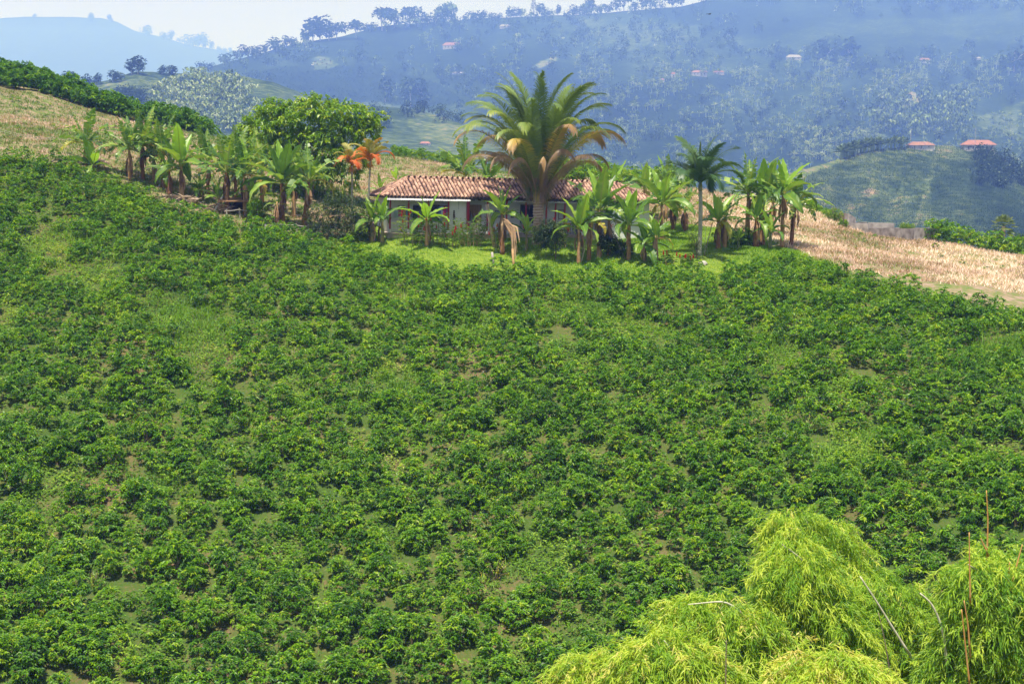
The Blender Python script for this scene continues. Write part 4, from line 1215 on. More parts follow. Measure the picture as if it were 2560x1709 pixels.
for k in range(46):                       # dead leaf skirts hanging close round the neck
    a = r.uniform(0, 2 * PI); z0 = zc + r.uniform(0.6, 2.6); Ls = r.uniform(1.3, 2.8)
    d = np.array([math.cos(a), math.sin(a), 0])
    q = np.array([-math.sin(a), math.cos(a), 0])
    nl = 26
    b0 = d * (0.35 + 0.22 * (z0 - zc)) + np.array([0, 0, z0])
    base = b0 + r.normal(0, 0.12, (nl, 1)) * q + np.array([0, 0, 1]) * r.uniform(-0.6, 0.6, (nl, 1))
    mb.leaves(base, np.array([0, 0, -1.0]) + 0.18 * d + r.normal(0, 0.13, (nl, 3)), r.uniform(0.6, 1.5, nl), 0.05, fold=0.3, tint=np.clip(r.choice([0.05, 0.2, 0.72, 0.9, 1.0]) + r.uniform(-.08, .08, nl), 0, 1), up=np.tile(d, (nl, 1)))
ob_ = kind(obj("hanging_leaflets", mb, M_PALM, big), "stuff"); ob_["label"] = "fringe of drying leaflets round the trunk top"
# --- slim palm on the right
gs = G(1748, 640); gs.z -= 0.1
slim = thing("palm_tree", "slim smooth trunked palm with dark green arching fronds on the right lawn", "palm tree", gs)
zc = P(1748, 478, gs.y)[2] - gs.z
mb = MB(); tz = np.linspace(0, zc, 12)
mb.tube(np.stack([0.05 * np.sin(tz * 0.6), 0 * tz, tz], -1), np.interp(tz, [0, 0.5, zc * .7, zc], [0.19, 0.15, 0.145, 0.12]), 12); obj("trunk", mb, M_SLIMT, slim, smooth=True)
mb = MB(); mb.tube([[0, 0, zc], [0, 0, zc + 0.35], [0, 0, zc + 0.8]], [0.13, 0.16, 0.07], 10); obj("crownshaft", mb, M_BANG, slim, smooth=True)
for k in range(17):
    f = k / 16
    az = k * 2.39996 + 0.5
    e0 = R(82) - R(62) * f
    fm = frond(3.6 * r.uniform(0.9, 1.05), e0, R(50) + R(60) * f, 60, 0.95, 0.30 + 0.25 * r.random(), r, droopf=0.6, lw=0.07)
    obj("frond", fm, M_PALMD, slim, (0, 0, zc + 0.6), (r.uniform(-.3, .3), 0, az))
mb = MB(); mb.tube([[0, 0, zc + .6], [-0.05, 0, zc + 2.0], [-0.08, 0, zc + 2.9]], [0.05, 0.06, 0.01], 6)
mb.leaves(np.tile([[-0.05, 0, zc + 2.0]], (26, 1)) + r.normal(0, .04, (26, 3)) + [0, 0, 1] * r.uniform(0, 1, (26, 1)), np.array([0, 0, 1.0]) + r.normal(0, .15, (26, 3)), 0.6, 0.06, tint=0.75)
obj("spear_leaf", mb, M_PALMD, slim)
mb = MB(); mb.tube([[0.35, 0, 0], [0.42, -.05, 1.4], [0.5, 0, zc + 2.75]], 0.012, 4)
tag(obj("thin_cane", mb, M_CULM, loc=gs), "thin straight cane standing beside the slim palm's crown", "cane")
# --- two small orange palms left of the roof
for px, pb, pt, L, lab, sd_ in ((880, 484, 413, 1.9, "short palm with orange drooping fronds against the broad tree", 3), (926, None, 402, 2.1, "taller thin palm with sandy orange fronds right at the roof's left end", 8)):
    r = np.random.default_rng(sd_)
    g = G(px, 560) if pb else AT(917, 109.5)
    if pb: g = AT(px, 113)
    o = thing("palm_tree", lab, "palm tree", g)
    zc = P(px, pt, g.y)[2] - g.z
    lx = (P(px, pt, g.y)[0] - g.x)
    mb = MB(); tz = np.linspace(0, 1, 10)
    mb.tube(np.stack([lx * tz, 0 * tz, tz * zc], -1), np.interp(tz, [0, 1], [0.09, 0.07]), 8); obj("trunk", mb, M_SLIMT, o, smooth=True)
    for k in range(11):
        f = k / 10
        az = k * 2.4
        fm = frond(L * r.uniform(0.85, 1.1), R(84) - R(50) * f, R(60) + R(75) * f, 44, 0.6, (0.05 + 0.25 * r.random()) if f < 0.55 else r.uniform(0.6, 0.95), r, droopf=0.5, lw=0.06, agetip=0.15, bexp=2.0)
        fo = obj("frond", fm, M_PALMO, o, (lx, 0, zc), (r.uniform(-.3, .3), 0, az))
        if f >= 0.55: fo["label"] = "orange old frond"
    mb = MB(); q = r.normal(0, .12, (120, 3)) + [lx, 0, zc - 0.25]; mb.leaves(q, r.normal(0, 1, (120, 3)) + [0, 0, -1.0], 0.3, 0.04, tint=r.uniform(.3, .8, 120)); obj("flower_sprays", mb, M_PALMO, o)

# ================================================================== BROAD TREE AND SHRUBS
def crown(centres, radii, n, leaf, lw, r, per=7, spread=0.22, droop=0.35, inner=0.25, flat=1.0, gap=0.0):
    mb = MB()
    cen = np.array(centres, float); rad = np.array(radii, float)
    vol = (rad ** 2).sum(-1) if rad.ndim > 1 else rad ** 2
    ci = r.choice(len(cen), n, p=vol / vol.sum())
    u = unit(n, r)
    rr = np.where(r.random(n) < inner, r.uniform(0.3, 0.9, n), r.uniform(0.86, 1.06, n))[:, None]
    rd = rad[ci] if rad.ndim > 1 else rad[ci][:, None]
    c = cen[ci] + u * rd * rr
    tc_ = np.clip(r.normal(0.45, 0.2, n) + 0.25 * (r.random(n) < 0.2), 0, 1)
    base = np.repeat(c, per, 0) + r.normal(0, spread * 0.35, (n * per, 3))
    d = unit(n * per, r) + np.repeat(u, per, 0) * 0.5
    d[:, 2] = d[:, 2] * 0.6 + 0.1
    mb.leaves(base, d, leaf * r.uniform(0.7, 1.2, n * per), lw * r.uniform(0.8, 1.2, n * per), 0.18, droop * r.uniform(0.3, 1.4, n * per), np.clip(np.repeat(tc_, per) + r.normal(0, .12, n * per), 0, 1))
    return mb
def trunk_mb(H, r0, limbs, r, spread=2.0):
    mb = MB()
    mb.tube([[0, 0, -0.3], [0.05, 0, H * 0.5], [0, 0.05, H]], [r0, r0 * 0.8, r0 * 0.6], 9)
    for k in range(limbs):
        a = k * 2.4 + r.uniform(-.3, .3)
        e = np.array([math.cos(a) * spread * r.uniform(.5, 1), math.sin(a) * spread * r.uniform(.5, 1), H * r.uniform(1.3, 1.9)])
        s_ = np.array([0, 0, H * r.uniform(0.6, 0.95)])
        mb.tube([s_, s_ * .5 + e * .5 + [0, 0, .2], e], [r0 * .5, r0 * .33, r0 * .12], 6)
    return mb
r = np.random.default_rng(17)
g = AT(775, 121)
o = thing("broadleaf_tree", "wide bright green broadleaf tree behind the banana plants left of the farmhouse", "tree", g)
s_ = g.y / FPX
lob = [(640, 325, 48, 40), (690, 318, 70, 60), (745, 310, 70, 62), (800, 308, 75, 62), (858, 314, 72, 60), (900, 330, 52, 52), (925, 305, 26, 26), (640, 370, 50, 46), (710, 380, 75, 60), (790, 380, 80, 64), (860, 385, 70, 56), (760, 440, 80, 50), (840, 440, 60, 50), (615, 310, 22, 26), (770, 275, 40, 26), (835, 276, 40, 24), (700, 275, 30, 24)]
cen, rad = [], []
for px, py, rx, ry in lob:
    w = P(px, py, g.y + r.uniform(-1.6, 1.6))
    cen.append(w - np.array(g)); rad.append((rx * s_ * .92, min(rx, 70) * s_ * 0.95, ry * s_ * .9))
big_n = len(cen)
for k in range(90):
    j = r.integers(big_n - 5)
    u = unit(1, r)[0]; u[2] = abs(u[2]) * (1 if r.random() < .8 else -1)
    cen.append(cen[j] + u * np.array(rad[j])); q = r.uniform(.45, .95); rad.append((q, q, q * .8))
obj("crown", crown(cen, rad, 2300, 0.36, 0.19, r, per=8, spread=0.22, inner=0.15, droop=0.6), M_TREE, o)
obj("trunk", trunk_mb(3.2, 0.34, 8, r, 3.0), M_STEM, o)
def shrub(name, label, px, py, lobes, n, leaf, lw, mat, seed, Y=None, per=6, cat="shrub", stemH=0.8, group=None, flw=None):
    r = np.random.default_rng(seed)
    g = AT(px, Y) if Y else G(px, py)
    o = thing(name, label, cat, g, group=group)
    s_ = g.y / FPX
    cen, rad = [], []
    for qx, qy, rx, ry in lobes:
        w = P(qx, qy, g.y + r.uniform(-0.3, 0.3))
        cen.append(w - np.array(g)); rad.append((rx * s_, rx * s_ * 0.9, ry * s_))
    obj("foliage", crown(cen, rad, n, leaf, lw, r, per=per, spread=leaf), mat, o)
    obj("stem", trunk_mb(stemH, 0.06, 5, r, 0.5), M_STEM, o)
    return o
shrub("citrus_shrub", "big round dark green shrub left of the farmhouse corner", 868, 600, [(810, 540, 42, 40), (862, 525, 46, 44), (905, 545, 36, 42), (840, 570, 60, 30), (890, 580, 50, 26), (785, 555, 26, 30), (840, 508, 34, 28)], 2300, 0.13, 0.065, M_CITRUS, 21)
shrub("pruned_shrub", "small round topped shrub with bare stems before the leaning pole plants", 642, 560, [(642, 520, 24, 20)], 260, 0.16, 0.08, M_COFFEE, 22, stemH=1.1)
shrub("cassava_bush", "dark cassava bush with drooping fingered leaves at the foot of the big palm", 1388, 648, [(1370, 570, 26, 22), (1362, 592, 28, 24), (1384, 600, 26, 26), (1350, 585, 18, 22), (1390, 575, 20, 18)], 330, 0.26, 0.06, M_CITRUS, 23, per=9, stemH=1.2)
shrub("hibiscus_bush", "low dark bush behind the golden green banana plant's trunk", 1850, 612, [(1850, 588, 30, 22), (1830, 592, 22, 18), (1872, 594, 22, 16), (1790, 596, 14, 16)], 520, 0.16, 0.08, M_COFFEE, 24)
shrub("thin_bush", "thin grey green bush wrapped round the slim palm's trunk base", 1740, 645, [(1736, 605, 12, 26), (1752, 625, 12, 18), (1730, 590, 8, 16)], 190, 0.12, 0.03, M_CITRUS, 25)
shrub("dark_bush", "dense dark bush in the shade under the tall banana clump", 1560, 640, [(1530, 612, 22, 22), (1560, 625, 20, 18), (1510, 600, 14, 20)], 420, 0.2, 0.09, M_CITRUS, 26)
shrub("yellow_bush", "round yellow green bush beside the concrete tank's far end", 2085, None, [(2085, 538, 21, 17), (2075, 545, 14, 12), (2095, 546, 14, 12)], 520, 0.14, 0.07, M_GINGER, 27, Y=131)
shrub("small_dark_bush", "small dark bush at the concrete tank's left corner", 2108, None, [(2108, 560, 11, 11)], 160, 0.14, 0.07, M_COFFEE, 28, Y=127.5)
shrub("tank_plant", "yellow green plant growing over the concrete tank's wall top", 2268, None, [(2268, 566, 18, 6), (2262, 562, 10, 6)], 130, 0.16, 0.07, M_GINGER, 29, Y=131, stemH=0.4)

# ---- red flowering gingers and strap leaved clumps
def ginger(label, px, py, w, h, canes, flowers, seed, mat=M_GINGER, name="red_ginger"):
    r = np.random.default_rng(seed)
    g = G(px, py)
    o = thing(name, label, "flowering plant" if flowers else "garden plant", g, group="flower bed clumps before the porch")
    st, fo = MB(), MB()
    s_ = g.y / FPX
    tops = []
    for k in range(canes):
        x = r.uniform(-w / 2, w / 2) * s_; y = r.uniform(-0.6, 0.6)
        H = h * s_ * r.uniform(0.6, 1.05)
        ln = np.array([x * 0.35 + r.uniform(-.2, .2), r.uniform(-.25, .25), 0])
        p0, p1 = np.array([x * 0.75, y, 0]), np.array([x * 0.75, y, H]) + ln
        st.tube([p0, (p0 + p1) / 2 + [0, 0, .05], p1], [0.018, 0.014, 0.008], 4)
        m = 9
        t = np.linspace(0.25, 1, m)[:, None]
        az = np.arange(m) * PI + r.uniform(0, 2 * PI) + r.uniform(-.4, .4, m)
        d = np.stack([np.cos(az), np.sin(az), np.full(m, 0.75)], -1)
        fo.leaves(p0 + (p1 - p0) * t, d, r.uniform(0.38, 0.62, m), 0.10, 0.15, r.uniform(0.15, 0.6, m), np.clip(r.uniform(0.25, 0.75) + r.normal(0, .12, m), 0, 1))
        tops.append(p1)
    obj("canes", st, M_BANG, o); obj("foliage", fo, mat, o)
    for k in range(flowers):
        p1 = tops[k % len(tops)] * np.array([1, 1, r.uniform(0.55, 1.08)])
        p1 = p1 + [0, -0.25, 0]
        mb = MB(); q = np.tile(p1, (22, 1)) + np.array([0, 0, 1]) * np.linspace(0, 0.30, 22)[:, None]
        a = np.arange(22) * 2.4
        mb.leaves(q, np.stack([np.cos(a), np.sin(a), np.full(22, 1.2)], -1), np.linspace(0.16, 0.06, 22), 0.07, 0.2, 0.1)
        obj("flower", mb, M_RED, o)
    return o
ginger("tall red torch flower clump behind the bright lone banana plant's left side", 1028, 612, 70, 82, 26, 12, 41)
ginger("red torch flower clump close right of the bright lone banana trunk", 1092, 614, 54, 78, 20, 8, 42)
ginger("thin red flowering canes in front of the white wall section", 1128, 618, 30, 62, 9, 6, 43)
ginger("dense green strap leaved clump at the middle of the flower bed", 1178, 614, 74, 64, 34, 1, 44, name="ginger_clump")
ginger("red flowers on dark canes left of the lawn's brown banana trunk", 1236, 622, 34, 62, 10, 5, 45)
ginger("leafy clump with a red spike below the yellow towel", 1400, 618, 40, 62, 12, 2, 46)
ginger("red tipped ginger among the coffee at the slim palm's left", 1712, 668, 36, 34, 8, 5, 47)
ginger("red flowered ginger low behind the dark coffee bush, right lawn", 1668, 662, 34, 30, 7, 4, 48)

# ================================================================== SMALL MAN-MADE THINGS NEAR THE HOUSE
def pole(name, label, p0, p1, rad, mat, cat="pole", group=None):
    mb = MB()
    p0, p1 = np.array(p0), np.array(p1)
    mb.tube([p0 - p0, (p1 - p0) * .5 + [0.02, 0, 0.02], p1 - p0], [rad, rad * .92, rad * .8], 8)
    return tag(obj(name, mb, mat, loc=p0, smooth=True), label, cat, group)
g = G(533, 532)
pole("leaning_pole", "long white pole leaning right into the banana leaves, left of the farmhouse", g, P(592, 428, g.y + 1.2), 0.075, solid("pale_pole", (0.52, 0.50, 0.46), (0.68, 0.66, 0.62), 4, 0.8))
g = G(1452, 660); pole("prop_pole", "tan bamboo prop leaning up to the right under the tall banana clump", g, P(1474, 568, g.y + .8), 0.05, M_CULM, "prop", "props under banana plants")
g = G(1563, 648); pole("prop_pole", "grey prop leaning up to the left in front of the white wall", g, P(1523, 562, g.y + .8), 0.055, solid("grey_pole", (0.22, 0.19, 0.19), (0.34, 0.30, 0.30), 4, 0.9), "prop", "props under banana plants")
g = G(1760, 640); pole("prop_pole", "thin grey stick leaning right of the slim palm's trunk", g, P(1781, 556, g.y + .8), 0.035, M_STEM, "prop", "props under banana plants")
g = G(1233, 668); pole("cut_stump", "short pale cut stump standing at the lawn's lower edge", g, P(1230, 630, g.y + .1), 0.10, M_BARK, "stump")
g = G(1285, 690); pole("cut_stump", "thin shaggy dead stem below the broken banana leaf", g, P(1281, 622, g.y + .3), 0.09, M_BANS, "stump")
g = AT(1237, 105.4); pole("palm_stump", "grey ringed trunk standing against the porch's middle", g, P(1217, 511, g.y), 0.16, M_PTRUNK, "trunk")
g = AT(2013, 132); pole("fence_post", "slim white post standing at the field's crest by the right grove", g, P(2013, 508, g.y), 0.06, M_WHITE, "post")
o = tag(obj("pale_rock", crown([(0, 0, .1)], [(.3, .3, .2)], 4, .1, .1, np.random.default_rng(2)), M_BARK), "x y", "rock")
bpy.data.objects.remove(o)
g = G(1757, 662)
mb = MB(); r = np.random.default_rng(3); u = unit(40, r)
import bmesh
bm = bmesh.new()
for v in u: bm.verts.new(v * np.array([0.34, 0.3, 0.22]) * r.uniform(.9, 1.1))
bmesh.ops.convex_hull(bm, input=bm.verts[:])
me = bpy.data.meshes.new("pale_rock"); bm.to_mesh(me); bm.free(); me.materials.append(M_BARK)
tag(link("pale_rock", me, loc=g + Vector((0, 0, .08))), "pale rock lying in the grass below the slim palm", "rock")
# rough rail fence and brush piles on the left
def fence(label, pts, posts, seed):
    r = np.random.default_rng(seed)
    g0 = G(*pts[0])
    o = thing("rail_fence", label, "fence", g0)
    W_ = [np.array(G(*p)) - np.array(g0) for p in pts]
    m_ = M_BARK
    for w in W_:
        mb = MB(); mb.tube([w + [0, 0, -.2], w + [r.uniform(-.05, .05), 0, 0.75]], [0.075, 0.06], 7); obj("post", mb, m_, o)
    for a, b in zip(W_[:-1], W_[1:]):
        mb = MB(); mb.tube([a + [0, -.07, .62], (a + b) / 2 + [0, -.07, .6], b + [0, -.07, .64]], 0.04, 6); obj("rail", mb, m_, o)
fence("rough pale rail fence running behind the shaggy banana stems", [(664, 586), (700, 582), (742, 584), (770, 588)], 4, 1)
fence("low white rail by the pruned shrub, left of the shaggy stems", [(568, 548), (600, 545), (632, 548)], 3, 2)
def brush(label, px, py, w, h, seed):
    r = np.random.default_rng(seed)
    g = G(px, py); s_ = g.y / FPX
    mb = MB()
    for k in range(46):
        c = np.array([r.uniform(-w / 2, w / 2) * s_, r.uniform(-.4, .4), r.uniform(0.02, h * s_)])
        c[2] *= 1 - (abs(c[0]) / (w * s_ * .6)) ** 2
        a, e = r.uniform(0, PI), r.uniform(-.5, .5)
        d = np.array([math.cos(a), math.sin(a) * .5, math.sin(e)]) * r.uniform(.3, .7)
        mb.tube([c - d, c + [0, 0, .05], c + d], [0.03, 0.035, 0.02], 5, tint=r.uniform(0, 1))
    tag(obj("brush_pile", mb, solid("brushwood", (0.22, 0.15, 0.10), (0.52, 0.40, 0.30), 2, .9, tintvar=1.0), loc=g), label, "brush pile")
brush("pile of cut dry branches beside the thick brown banana trunk", 445, 508, 90, 22, 4)
brush("heap of pale branches at the foot of the white leaning pole", 545, 532, 60, 24, 5)
# small open shed among the plants
g = G(590, 540); s_ = g.y / FPX
o = thing("shed", "tiny dark open shed half hidden behind the leaning pole plants", "shed", g)
mb = MB(); mb.box((0, 0.9, 1.12), (2.6, 2.0, 0.09)); obj("roof", mb, M_BAND, o, rot=(0.12, 0, 0.05))
for x in (-1.1, 1.1):
    for y in (0.1, 1.6):
        mb = MB(); mb.tube([[x, y, -.3], [x, y, 1.1]], 0.06, 6); obj("post", mb, M_STEM, o)
mb = MB(); mb.box((0, 1.75, 0.5), (2.3, .06, 1.1)); obj("back_wall", mb, M_DARKW, o)
# concrete tank ruins on the right
M_CONC = solid("stained_concrete", (0.10, 0.08, 0.08), (0.46, 0.41, 0.40), 1.3, 0.95, bump=0.4, detail=9)
M_CONC2 = solid("light_stained_concrete", (0.18, 0.15, 0.145), (0.58, 0.53, 0.52), 1.5, 0.95, bump=0.4, detail=9)
def wall(parent, a, b, th, name, mat, org, extra=2.0):
    """wall slab between two picture points (px, top row, depth), going down into the ground"""
    pa, pb = P(*a) - org, P(*b) - org
    d = pb - pa; d[2] = 0; L = np.linalg.norm(d); d /= L
    nrm = np.array([-d[1], d[0], 0]) * th
    lo = min(pa[2], pb[2]) - extra
    V = []
    for p in (pa, pb):
        for q in (p, p + nrm):
            V += [q, np.array([q[0], q[1], lo])]
    mb = MB(); mb.add(V, quads=[[0, 1, 5, 4], [2, 6, 7, 3], [0, 2, 3, 1], [4, 5, 7, 6], [0, 4, 6, 2], [1, 3, 7, 5]])
    return obj(name, mb, mat, parent)
org = np.array(AT(2180, 126.5))
o = thing("concrete_tank", "stained roofless concrete tank on the crest at right", "tank", org)
wall(o, (2177, 571, 129.2), (2281, 571.5, 124.6), 0.2, "wall", M_CONC, org)
wall(o, (2281.4, 571.5, 124.7), (2345, 571, 127.5), 0.2, "wall", M_CONC2, org)
wall(o, (2177, 570, 129.3), (2240, 569, 132.5), 0.2, "wall", M_CONC, org)
wall(o, (2240, 569, 132.6), (2344, 570, 127.7), 0.2, "wall", M_CONC, org)
o = thing("concrete_trough", "older lower concrete trough left of the big tank", "tank", org)
wall(o, (2119, 558, 129.5), (2171, 559, 128.3), 0.2, "wall", M_CONC2, org)
wall(o, (2171, 556, 133), (2236, 558, 133), 0.2, "wall", M_CONC2, org)
wall(o, (2119, 557, 129.7), (2168, 555, 133.2), 0.2, "wall", M_CONC, org)
o = thing("concrete_block", "small ruined concrete block uphill of the tank behind the yellow bush", "ruin", org)
wall(o, (2106, 533, 134), (2122, 534, 134), 0.6, "wall", M_CONC, org, 2.5)
wall(o, (2122.4, 534, 133.9), (2140, 545, 134.6), 0.5, "wall", M_CONC2, org, 2.5)
pole("water_pipe", "thin white pipe lying on the grass left of the concrete trough", np.array(G(2048, 556)) + [0, 0, .08], np.array(G(2100, 558)) + [0, 0, .08], 0.05, M_WHITE, "pipe")
# power lines over the left slope
for k, (a, b, lab) in enumerate([((-60, 301, 116), (185, 344, 116), "upper power line across the lower tan slope"), ((-60, 306, 116), (185, 347, 116), "lower power line across the lower tan slope"),
                                  ((150, 205, 175), (365, 282, 175), "upper power line above the coffee ridge at left"), ((150, 214, 175), (365, 286, 175), "lower power line above the coffee ridge at left")]):
    pa, pb = P(*a), P(*b)
    t_ = np.linspace(0, 1, 14)[:, None]
    pts = pa + (pb - pa) * t_ - np.array([0, 0, 1]) * (0.5 * 4 * t_ * (1 - t_))
    mb = MB(); mb.tube(pts, 0.011 if k < 2 else 0.014, 4)
    tag(obj("power_line", mb, M_BARK), lab, "cable", "power lines over the left slope")
# ================================================================== COFFEE
def bush(seed, clusters, per, leaf, lw, rad=0.80, h=1.45):
    r = np.random.default_rng(seed)
    mb = MB()
    # tiers of side branches: denser on top, lumpy
    lob = unit(7, r); lob[:, 2] = np.abs(lob[:, 2]) * 0.5
    u = unit(clusters, r)
    u[:, 2] = np.where(u[:, 2] < -0.75, -u[:, 2], u[:, 2])
    lump = 1 + 0.22 * np.max(np.clip(u @ lob.T, 0, 1) ** 6, axis=1) - 0.12
    q = np.where(r.random(clusters) < 0.25, r.uniform(0.45, 0.8, clusters), 1.0)[:, None]
    c = u * np.array([rad, rad, h * 0.5]) * lump[:, None] * q + np.array([0, 0, h * 0.52])
    out = u * [1, 1, 0.2]; out /= np.linalg.norm(out, axis=1)[:, None] + 1e-6
    n = clusters * per
    a = np.tile(np.arange(per) * 2 * PI / per, clusters) + np.repeat(r.uniform(0, 6.28, clusters), per)
    d = np.stack([np.cos(a), np.sin(a), np.full(n, 0.15) + r.normal(0, .25, n)], -1) + np.repeat(out, per, 0) * 0.75
    t = np.repeat(np.clip(r.normal(0.42, 0.14, clusters) + 0.33 * (r.random(clusters) < 0.22), 0, 1), per) + r.normal(0, 0.09, n)
    mb.leaves(np.repeat(c, per, 0) + r.normal(0, 0.03, (n, 3)), d, leaf * r.uniform(0.75, 1.25, n), lw * r.uniform(0.8, 1.2, n), 0.15, r.uniform(0.1, 0.7, n), np.clip(t, 0, 0.9))
    st = MB()
    for k in range(5):
        b = r.uniform(-.12, .12, 2)
        e = c[r.integers(clusters)]
        st.tube([[b[0] * .4, b[1] * .4, -.15], [b[0], b[1], h * .3], e], [0.028, 0.022, 0.008], 4, cap=False)
    return mb, st
NB = 10
NEAR = [bush(500 + k, 84, 9, 0.25, 0.105, rad=rng.uniform(0.70, 0.86), h=rng.uniform(1.35, 1.75)) for k in range(NB)]
FARB = [bush(600 + k, 36, 8, 0.28, 0.125, rad=rng.uniform(0.70, 0.86), h=rng.uniform(1.3, 1.7))[0].arrays() for k in range(8)]
NME = [(a.mesh("coffee_foliage", M_COFFEE), b.mesh("coffee_stem", M_STEM)) for a, b in NEAR]
# planting spots: jittered rows along the contour
r = np.random.default_rng(99)
spots = []
y = 47.0
while y < 113:
    x = -50 + r.uniform(0, 1.2)
    while x < 51:
        xx, yy = x + r.normal(0, 0.15), y + r.normal(0, 0.14)
        if yy < Yb(xx) - 0.1:
            spots.append((xx, yy))
        x += 1.04
    y += 1.12
spots = np.array(spots)
sz = gz(spots[:, 0], spots[:, 1])
P3 = np.c_[spots, sz]
ppx, ppy = PIX(P3)
openn = fbm(spots[:, 0], spots[:, 1], 44, 3, 0.42) + 0.5 * fbm(spots[:, 0], spots[:, 1], 45, 2, 1.1)
thr = np.where(ppy < 950, 0.48, 0.72)
keep = ((openn < thr) | (spots[:, 1] > Yb(spots[:, 0]) - 5)) & (ppx > -260) & (ppx < 2820) & (ppy < 1930)
keep &= r.random(len(spots)) > 0.05
P3, ppx, ppy = P3[keep], ppx[keep], ppy[keep]
SIZE = r.uniform(0.54, 0.80, len(P3)) * np.where(r.random(len(P3)) < 0.15, 0.72, 1.0) * np.where(r.random(len(P3)) < 0.06, 1.25, 1.0)
# the 300 that show largest: nearest, inside the frame and clear of the bamboo
inb = (ppx > 10) & (ppx < 2550) & (ppy < 1745) & ~((ppx > 1560) & (ppy > 1600)) & ~((ppx > 1900) & (ppy > 1330)) & ~((ppx > 1400) & (ppy > 1680))
score = np.where(inb, SIZE / P3[:, 1], 0)
first = np.argsort(-score)[:300]
isfirst = np.zeros(len(P3), bool); isfirst[first] = True
for i in first:
    f, s_ = NME[r.integers(NB)]
    o = link("coffee_bush", f, None, P3[i], (r.normal(0, .05), r.normal(0, .05), r.uniform(0, 2 * PI)), SIZE[i] * np.array([1, 1, r.uniform(0.9, 1.12)]))
    tag(o, "leafy green coffee bush among the nearer lower rows of the hillside plantation", "coffee bush", "coffee bushes on the lower slope")
    link("stem", s_, o)
mb = MB()
rest = np.nonzero(~isfirst)[0]
def addbush(mb, p, sc, dt=None):
    M = xf(p, r.uniform(0, 2 * PI), sc)
    M[:3, 2] *= r.uniform(0.9, 1.15)
    mb.merge(None, M, dt=r.normal(0, 0.10) if dt is None else dt, arr=FARB[r.integers(len(FARB))])
for i in rest:
    addbush(mb, P3[i], SIZE[i])
# hedge along the left ridge, rows on the right crest and behind the house
for k in range(420):
    px = r.uniform(-150, 520); Y = r.uniform(155, 178)
    addbush(mb, AT(px, Y), r.uniform(1.1, 1.45), -0.10)
for px, py, Y in [(2330, 612, 126), (2345, 606, 127), (2362, 612, 126), (2380, 612, 127), (2395, 620, 125), (2412, 622, 126), (2430, 628, 125), (2450, 630, 124), (2470, 634, 125), (2492, 638, 124), (2512, 642, 124), (2535, 645, 124), (2555, 650, 123), (2365, 604, 129), (2400, 610, 129), (2440, 618, 129), (2480, 628, 128), (2520, 634, 128)]:
    addbush(mb, AT(px, Y), r.uniform(0.9, 1.2), 0.12)
for k in range(70):
    addbush(mb, AT(r.uniform(1385, 1720), r.uniform(136, 148)), r.uniform(0.8, 1.2), 0.15)
for k in range(26):
    addbush(mb, AT(r.uniform(2010, 2075), r.uniform(134, 142)), r.uniform(0.8, 1.1), 0.2)
for k in range(34):
    addbush(mb, AT(r.uniform(960, 1150), r.uniform(151, 158)), r.uniform(0.5, 0.9), 0.1)
print("bushes", len(rest) + 300)
def ailing(label, px, py, leaves_, tint, sc, seed):
    r = np.random.default_rng(seed)
    g = G(px, py)
    o = thing("ailing_coffee_bush", label, "coffee bush", g, group="sickly coffee bushes on the slope")
    st, lf = MB(), MB()
    for k in range(16):
        a, e = r.uniform(0, 6.28), r.uniform(.5, 1.4)
        d = np.array([math.cos(a) * math.cos(e), math.sin(a) * math.cos(e), math.sin(e)]) * sc * r.uniform(.7, 1.1)
        st.tube([[0, 0, -.1], d * .5 + [0, 0, .08], d], [.022, .014, .005], 4, cap=False)
        t_ = r.uniform(.4, 1, leaves_)[:, None]
        lf.leaves(d * t_, unit(leaves_, r) + [0, 0, -.2], .15, .055, .15, .5, np.clip(tint + r.normal(0, .1, leaves_), 0, 1))
    obj("stems", st, M_STEM, o); obj("foliage", lf, M_GINGER, o)
ailing("yellowing coffee bush with few leaves near the left bottom corner", 92, 1545, 7, .95, 1.1, 1)
ailing("bare twiggy dead coffee bush beside a reddish soil patch, lower centre right", 1455, 1395, 1, .9, 1.2, 2)
ailing("yellow leaved coffee bush in the bottom half's centre", 1236, 1450, 8, .9, 1.1, 3)
ailing("sparse yellow coffee bush close to the bottom edge at left", 236, 1470, 6, .92, .9, 4)
ailing("bare stemmed coffee bush in the slope's left half", 393, 915, 2, .85, 1.1, 5)
ailing("yellow green bush standing out in the upper left of the slope", 735, 905, 9, .85, 1.0, 6)
ailing("yellowish sapling among dark bushes in the slope's right half", 2018, 1078, 9, .8, 1.1, 7)
cs = kind(obj("coffee_bushes", mb, M_COFFEE), "stuff")
cs["label"] = "rows of coffee bushes filling the upper hillside and the ridges beyond"
# young coffee seedlings in the tan fields
SEED = [bush(700 + k, 9, 6, 0.26, 0.11, rad=0.26, h=0.55)[0].mesh("coffee_seedling", M_COFFEE) for k in range(4)]
n = 0
for k in range(900):
    left = r.random() < 0.6
    px = r.uniform(0, 900) if left else r.uniform(1960, 2560)
    Y = r.uniform(108, 156)
    p = AT(px, Y)
    if not (Yb(p.x) + 1.2 < p.y < 150) or inpoly(np.array([p.x]), np.array([p.y]), LAWN_POLY)[0]: continue
    if (not left) and r.random() < 0.65: continue
    o = link("coffee_seedling", SEED[r.integers(4)], None, p, (0, 0, r.uniform(0, 6)), r.uniform(0.35, 0.75))
    tag(o, "small young coffee seedling planted in the dry tan field", "seedling", "young coffee seedlings in the tan fields")
    n += 1
    if n >= 190: break
